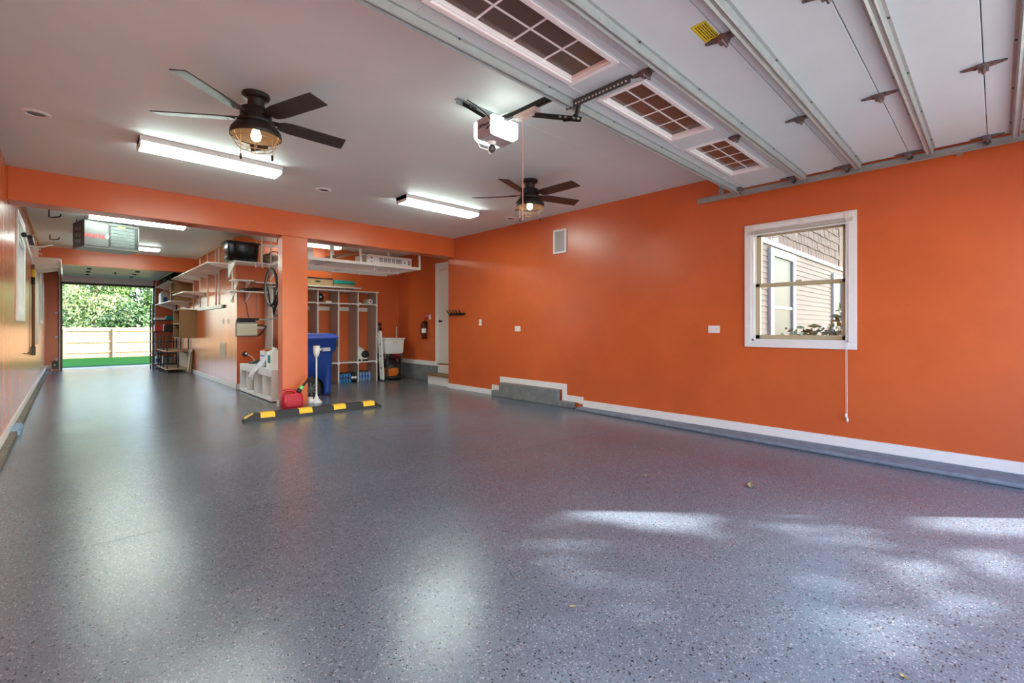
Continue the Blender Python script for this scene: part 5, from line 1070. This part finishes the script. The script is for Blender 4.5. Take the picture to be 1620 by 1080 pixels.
for k in range(64):
    x = -3.2 + k * .147
    h_ = 1.50 + .012 * math.sin(k * 2.3)
    if bm0 is None:
        bm0 = obj('fence_board', MB().prism([(-.07, -.02), (.07, -.02), (.07, 1.49), (.055, 1.51), (-.055, 1.51), (-.07, 1.49)], lambda a, b, t: (a, t, b), 0, .02), 'fence', fn, world=False); bo_ = bm0
    else: bo_ = bm0.copy(); C.objects.link(bo_)
    bo_.location = (x - 1.5, 0, .01 * math.sin(k * 1.7))
for z in (.25, .76, 1.32): obj('fence_rail', MB().box(-4.75, -.05, z, 4.75, 0, z + .09), 'fence', fn, world=False)
for x in (-3.5, -1.68, .12, 1.95, 3.8): obj('fence_post', MB().box(x - .055, -.14, -.03, x + .055, -.05, 1.48), 'fence', fn, world=False)
def leafcloud(blobs, n, size, seed, keep=None, base=Vector((0, 0, 0))):
    rn = random.Random(seed); mb = MB(); vs_, fs_ = [], []
    tot = sum(b[3] * b[4] * b[5] for b in blobs)
    for (cx_, cy_, cz_, rx, ry, rz) in blobs:
        for _ in range(int(n * rx * ry * rz / tot)):
            while True:
                a, b, c = rn.uniform(-1, 1), rn.uniform(-1, 1), rn.uniform(-1, 1); q = a * a + b * b + c * c
                if .25 < q < 1: break
            p = Vector((cx_ + a * rx, cy_ + b * ry, cz_ + c * rz))
            if keep and not keep(p + base): continue
            d = Vector((rn.gauss(0, 1), rn.gauss(0, 1), rn.gauss(0, .6))).normalized(); u = d.orthogonal().normalized(); v_ = d.cross(u)
            s = size * rn.uniform(.6, 1.3); ca, sa = cos(rn.uniform(0, 6.28)), sin(rn.uniform(0, 6.28)); e1 = (u * ca + v_ * sa) * s; e2 = d.cross(e1).normalized() * s * .5
            k = len(vs_); vs_ += [p - e1, p + e2 - e1 * .1, p + e1, p - e2 - e1 * .1]; fs_.append((k, k + 1, k + 2, k + 3))
    return mb.add(vs_, fs_)
def tree(name, label, x, y, z, h, blobs, n, size, m_, seed, r=.12, grp='trees beyond the fence', cat='tree', keep=None):
    t = thing(name, label, cat, (x, y, z), grp)
    tk = MB().tube([(0, 0, -.05), (.05, 0, h * .3), (-.04, .05, h * .6), (0, 0, h * .9)], r, 10, r1=r * .3)
    obj('trunk', tk, 'bark', t, world=False)
    brm = MB()
    for (cx_, cy_, cz_, rx, ry, rz) in blobs: brm.tube([(0, 0, max(.2, cz_ * .45)), (cx_ * .5, cy_ * .5, cz_ * .8), (cx_, cy_, cz_)], r * .4, 6, r1=r * .1)
    obj('branch', brm, 'bark', t, world=False, kind='stuff')
    obj('foliage', leafcloud(blobs, n, size, seed, keep, Vector((x, y, z))), m_, t, world=False, kind='stuff'); return t
tree('leafy_tree', 'broad bright green tree behind the fence, leftmost seen through the back door', -1.5, 38, -.3, 5.4, [(0, 0, 3.8, 1.8, 1.4, 2.0), (1.1, -.2, 2.4, 1.3, 1, 1.3), (-.8, .2, 5.2, 1.7, 1.3, 1.3)], 5200, .12, 'leaf0', 1)
tree('leafy_tree', 'pale flowering bush-like tree behind the middle of the fence', 1.0, 35, -.3, 3.6, [(0, 0, 2.2, 1.5, 1.1, 1.3), (-.8, 0, 3.0, .9, .9, .9), (.9, .1, 2.6, 1, .9, .9)], 4200, .10, 'leaf3', 2)
tree('leafy_tree', 'dark green shrub tree in front of the others at the fence centre', 2.4, 32.6, -.3, 2.8, [(0, 0, 1.9, 1.0, .8, 1.0), (.6, 0, 1.4, .8, .7, .9), (-.7, 0, 1.5, .8, .7, .8)], 3200, .09, 'leaf2', 3)
tree('leafy_tree', 'tall tree far behind the fence with a patch of sky beside it', 1.2, 41, -.3, 8, [(0, 0, 5, 2.2, 2, 2.2), (-1.8, 0, 4, 1.6, 1.5, 1.6)], 4200, .14, 'leaf1', 4, r=.2)
tree('leafy_tree', 'yellow green tree behind the right end of the fence', 4.7, 36, -.3, 5.5, [(0, 0, 3.9, 1.5, 1.3, 1.7), (.6, 0, 2.2, 1.3, 1.1, 1.2), (-.8, 0, 2.7, .9, .9, 1.0)], 4600, .11, 'leaf1', 5)
tree('leafy_tree', 'distant blue green tree filling the gap above the fence', 4.6, 47, -.3, 7, [(0, 0, 4.2, 2.6, 1.6, 2.6), (-2.4, 0, 3, 1.8, 1.5, 2)], 4200, .16, 'leaf2', 6, r=.2)

# ---------------------------------------------------------------- outside: the house seen through the right window
HY = 3.3
hs_ = thing('neighbor_house', 'house with clapboard below and weathered shingles above, seen through the right window', 'house', (14, HY, -.04))
obj('wall', MB().box(8.7, HY + .03, -.1, 24, HY + .3, 6.2), 'trimw', hs_)
b0 = None
for k in range(25):
    z = .02 + k * .116
    if b0 is None: b0 = obj('clapboard', MB().prism([(HY + .03, 0), (HY + .03, .13), (HY + .022, .13), (HY + .004, 0)], lambda a, b, t: (t, a, b), 8.7, 24), 'siding', hs_, loc=(0, 0, 0)); b0.location = Vector((0, 0, z)) - Vector((14, HY, -.04)); 
    else: c = b0.copy(); C.objects.link(c); c.location = Vector((0, 0, z)) - Vector((14, HY, -.04))
sm_ = mesh('shingle', MB().prism([(HY + .02, 0), (HY + .03, .26), (HY + .02, .26), (HY - .005, 0)], lambda a, b, t: (t, a, b), -.115, .115), 'shingle')
rn = random.Random(9); cnt = 0
for r in range(9):
    for k in range(32):
        x = 9.0 + k * .245 + (r % 2) * .12 + (.0 if k < 20 else (k - 20) * .0)
        o = bpy.data.objects.new('shingle', sm_); C.objects.link(o); o.parent = hs_; o.location = Vector((x, rn.uniform(-.004, .004), 3.02 + r * .225 + rn.uniform(-.012, .012))) - Vector((14, HY, -.04)); cnt += 1
xs_ = 9.0 + 32 * .245
obj('shingle_field', MB().box(xs_, HY + .0, 3.02, 24, HY + .03, 5.2), 'shingle', hs_)
obj('band_board', MB().box(8.7, HY - .03, 2.93, 24, HY + .03, 3.03), 'trimw', hs_)
obj('soffit', MB().box(8.7, HY - .55, 4.95, 24, HY + .03, 5.05), 'trimw', hs_)
obj('roof', MB().prism([(HY - .6, 5.05), (HY + 3, 7.2), (HY + 3, 7.1), (HY - .6, 4.95)], lambda a, b, t: (t, a, b), 8.4, 24.3), 'shingle', hs_)
obj('corner_board', MB().box(8.66, HY - .02, -.05, 8.78, HY + .05, 2.93), 'trimw', hs_)
for (xa, xb, za, zb) in [(10.55, 12.3, .55, 2.72), (15.9, 17.2, .8, 2.6)]:
    wf = obj('window_trim', MB().box(xa, HY - .05, za, xa + .22, HY + .03, zb).box(xb - .22, HY - .05, za, xb, HY + .03, zb).box(xa, HY - .05, zb, xb, HY + .03, zb + .16).box(xa, HY - .06, za - .08, xb, HY + .03, za), 'trimw', hs_)
    obj('pane', MB().box(xa + .22, HY - .01, za, xb - .22, HY, zb), 'darkglass', wf)
    obj('meeting_rail', MB().box(xa + .22, HY - .03, (za + zb) / 2 - .03, xb - .22, HY - .012, (za + zb) / 2 + .03), 'trimw', wf)
tree('garden_shrub', 'leafy shrub outside the right wall window, low right in its panes', 7.5, 1.55, -.04, 1.5, [(0, 0, .85, .55, .5, .45), (.1, -.25, 1.25, .35, .3, .35), (-.15, .3, .95, .4, .35, .35)], 900, .05, 'leaf2', 8, r=.03, grp=None, cat='shrub')
# unseen trees: crown shaped to dapple the floor, second added to shade the house
def dapple(p):
    sx = p.z / math.tan(rad(SUN_EL)); x, y = p.x - .694 * sx, p.y + .72 * sx
    c = -.72 * (x - 4.47) - .694 * (y + .12); u = -.694 * (x - 4.47) + .72 * (y + .12)
    if c < -.5: return False
    if c > .5: return rn_d.random() < .55 + .45 * (sin(2.1 * c + 1.3 * u) * sin(1.7 * u - c) < .45)
    for (cu_, cc, ru, rc_) in ((2.45, .17, .42, .20), (1.78, .05, .36, .06), (.35, .16, .5, .22), (1.35, .27, .22, .10), (-.4, .35, .5, .25)):  # gaps cut in the crown where the sun patches should land
        if ((u - cu_) / ru) ** 2 + ((c - cc) / rc_) ** 2 < 1: return False
    return True
rn_d = random.Random(4)
tree('driveway_tree', 'unseen tree by the driveway, crown shaped to dapple the front of the floor', 8.2, -8.9, -.03, 7.5, [(1.3, 1.8, 6.3, 2.0, 2.0, 1.9), (-.3, .3, 6.5, 2.2, 2.2, 2.0), (-2.0, -1.3, 6.7, 2.2, 2.2, 1.9)], 9000, .17, 'leaf0', 21, r=.25, grp=None, keep=dapple)
tree('added_shade_tree', 'unseen tree added past the driveway to dapple the clapboard house', 19.5, -4.6, -.03, 9.5, [(-3.6, .4, 8.4, 2.8, 2.2, 2.4), (.2, .6, 8.8, 2.8, 2.3, 2.6), (3.8, .2, 8.6, 2.8, 2.2, 2.5), (-6.5, 1.5, 7.0, 1.8, 1.6, 1.8)], 9000, .24, 'leaf0', 23, r=.25, grp=None)  # out of view, put in to shade the neighbor house
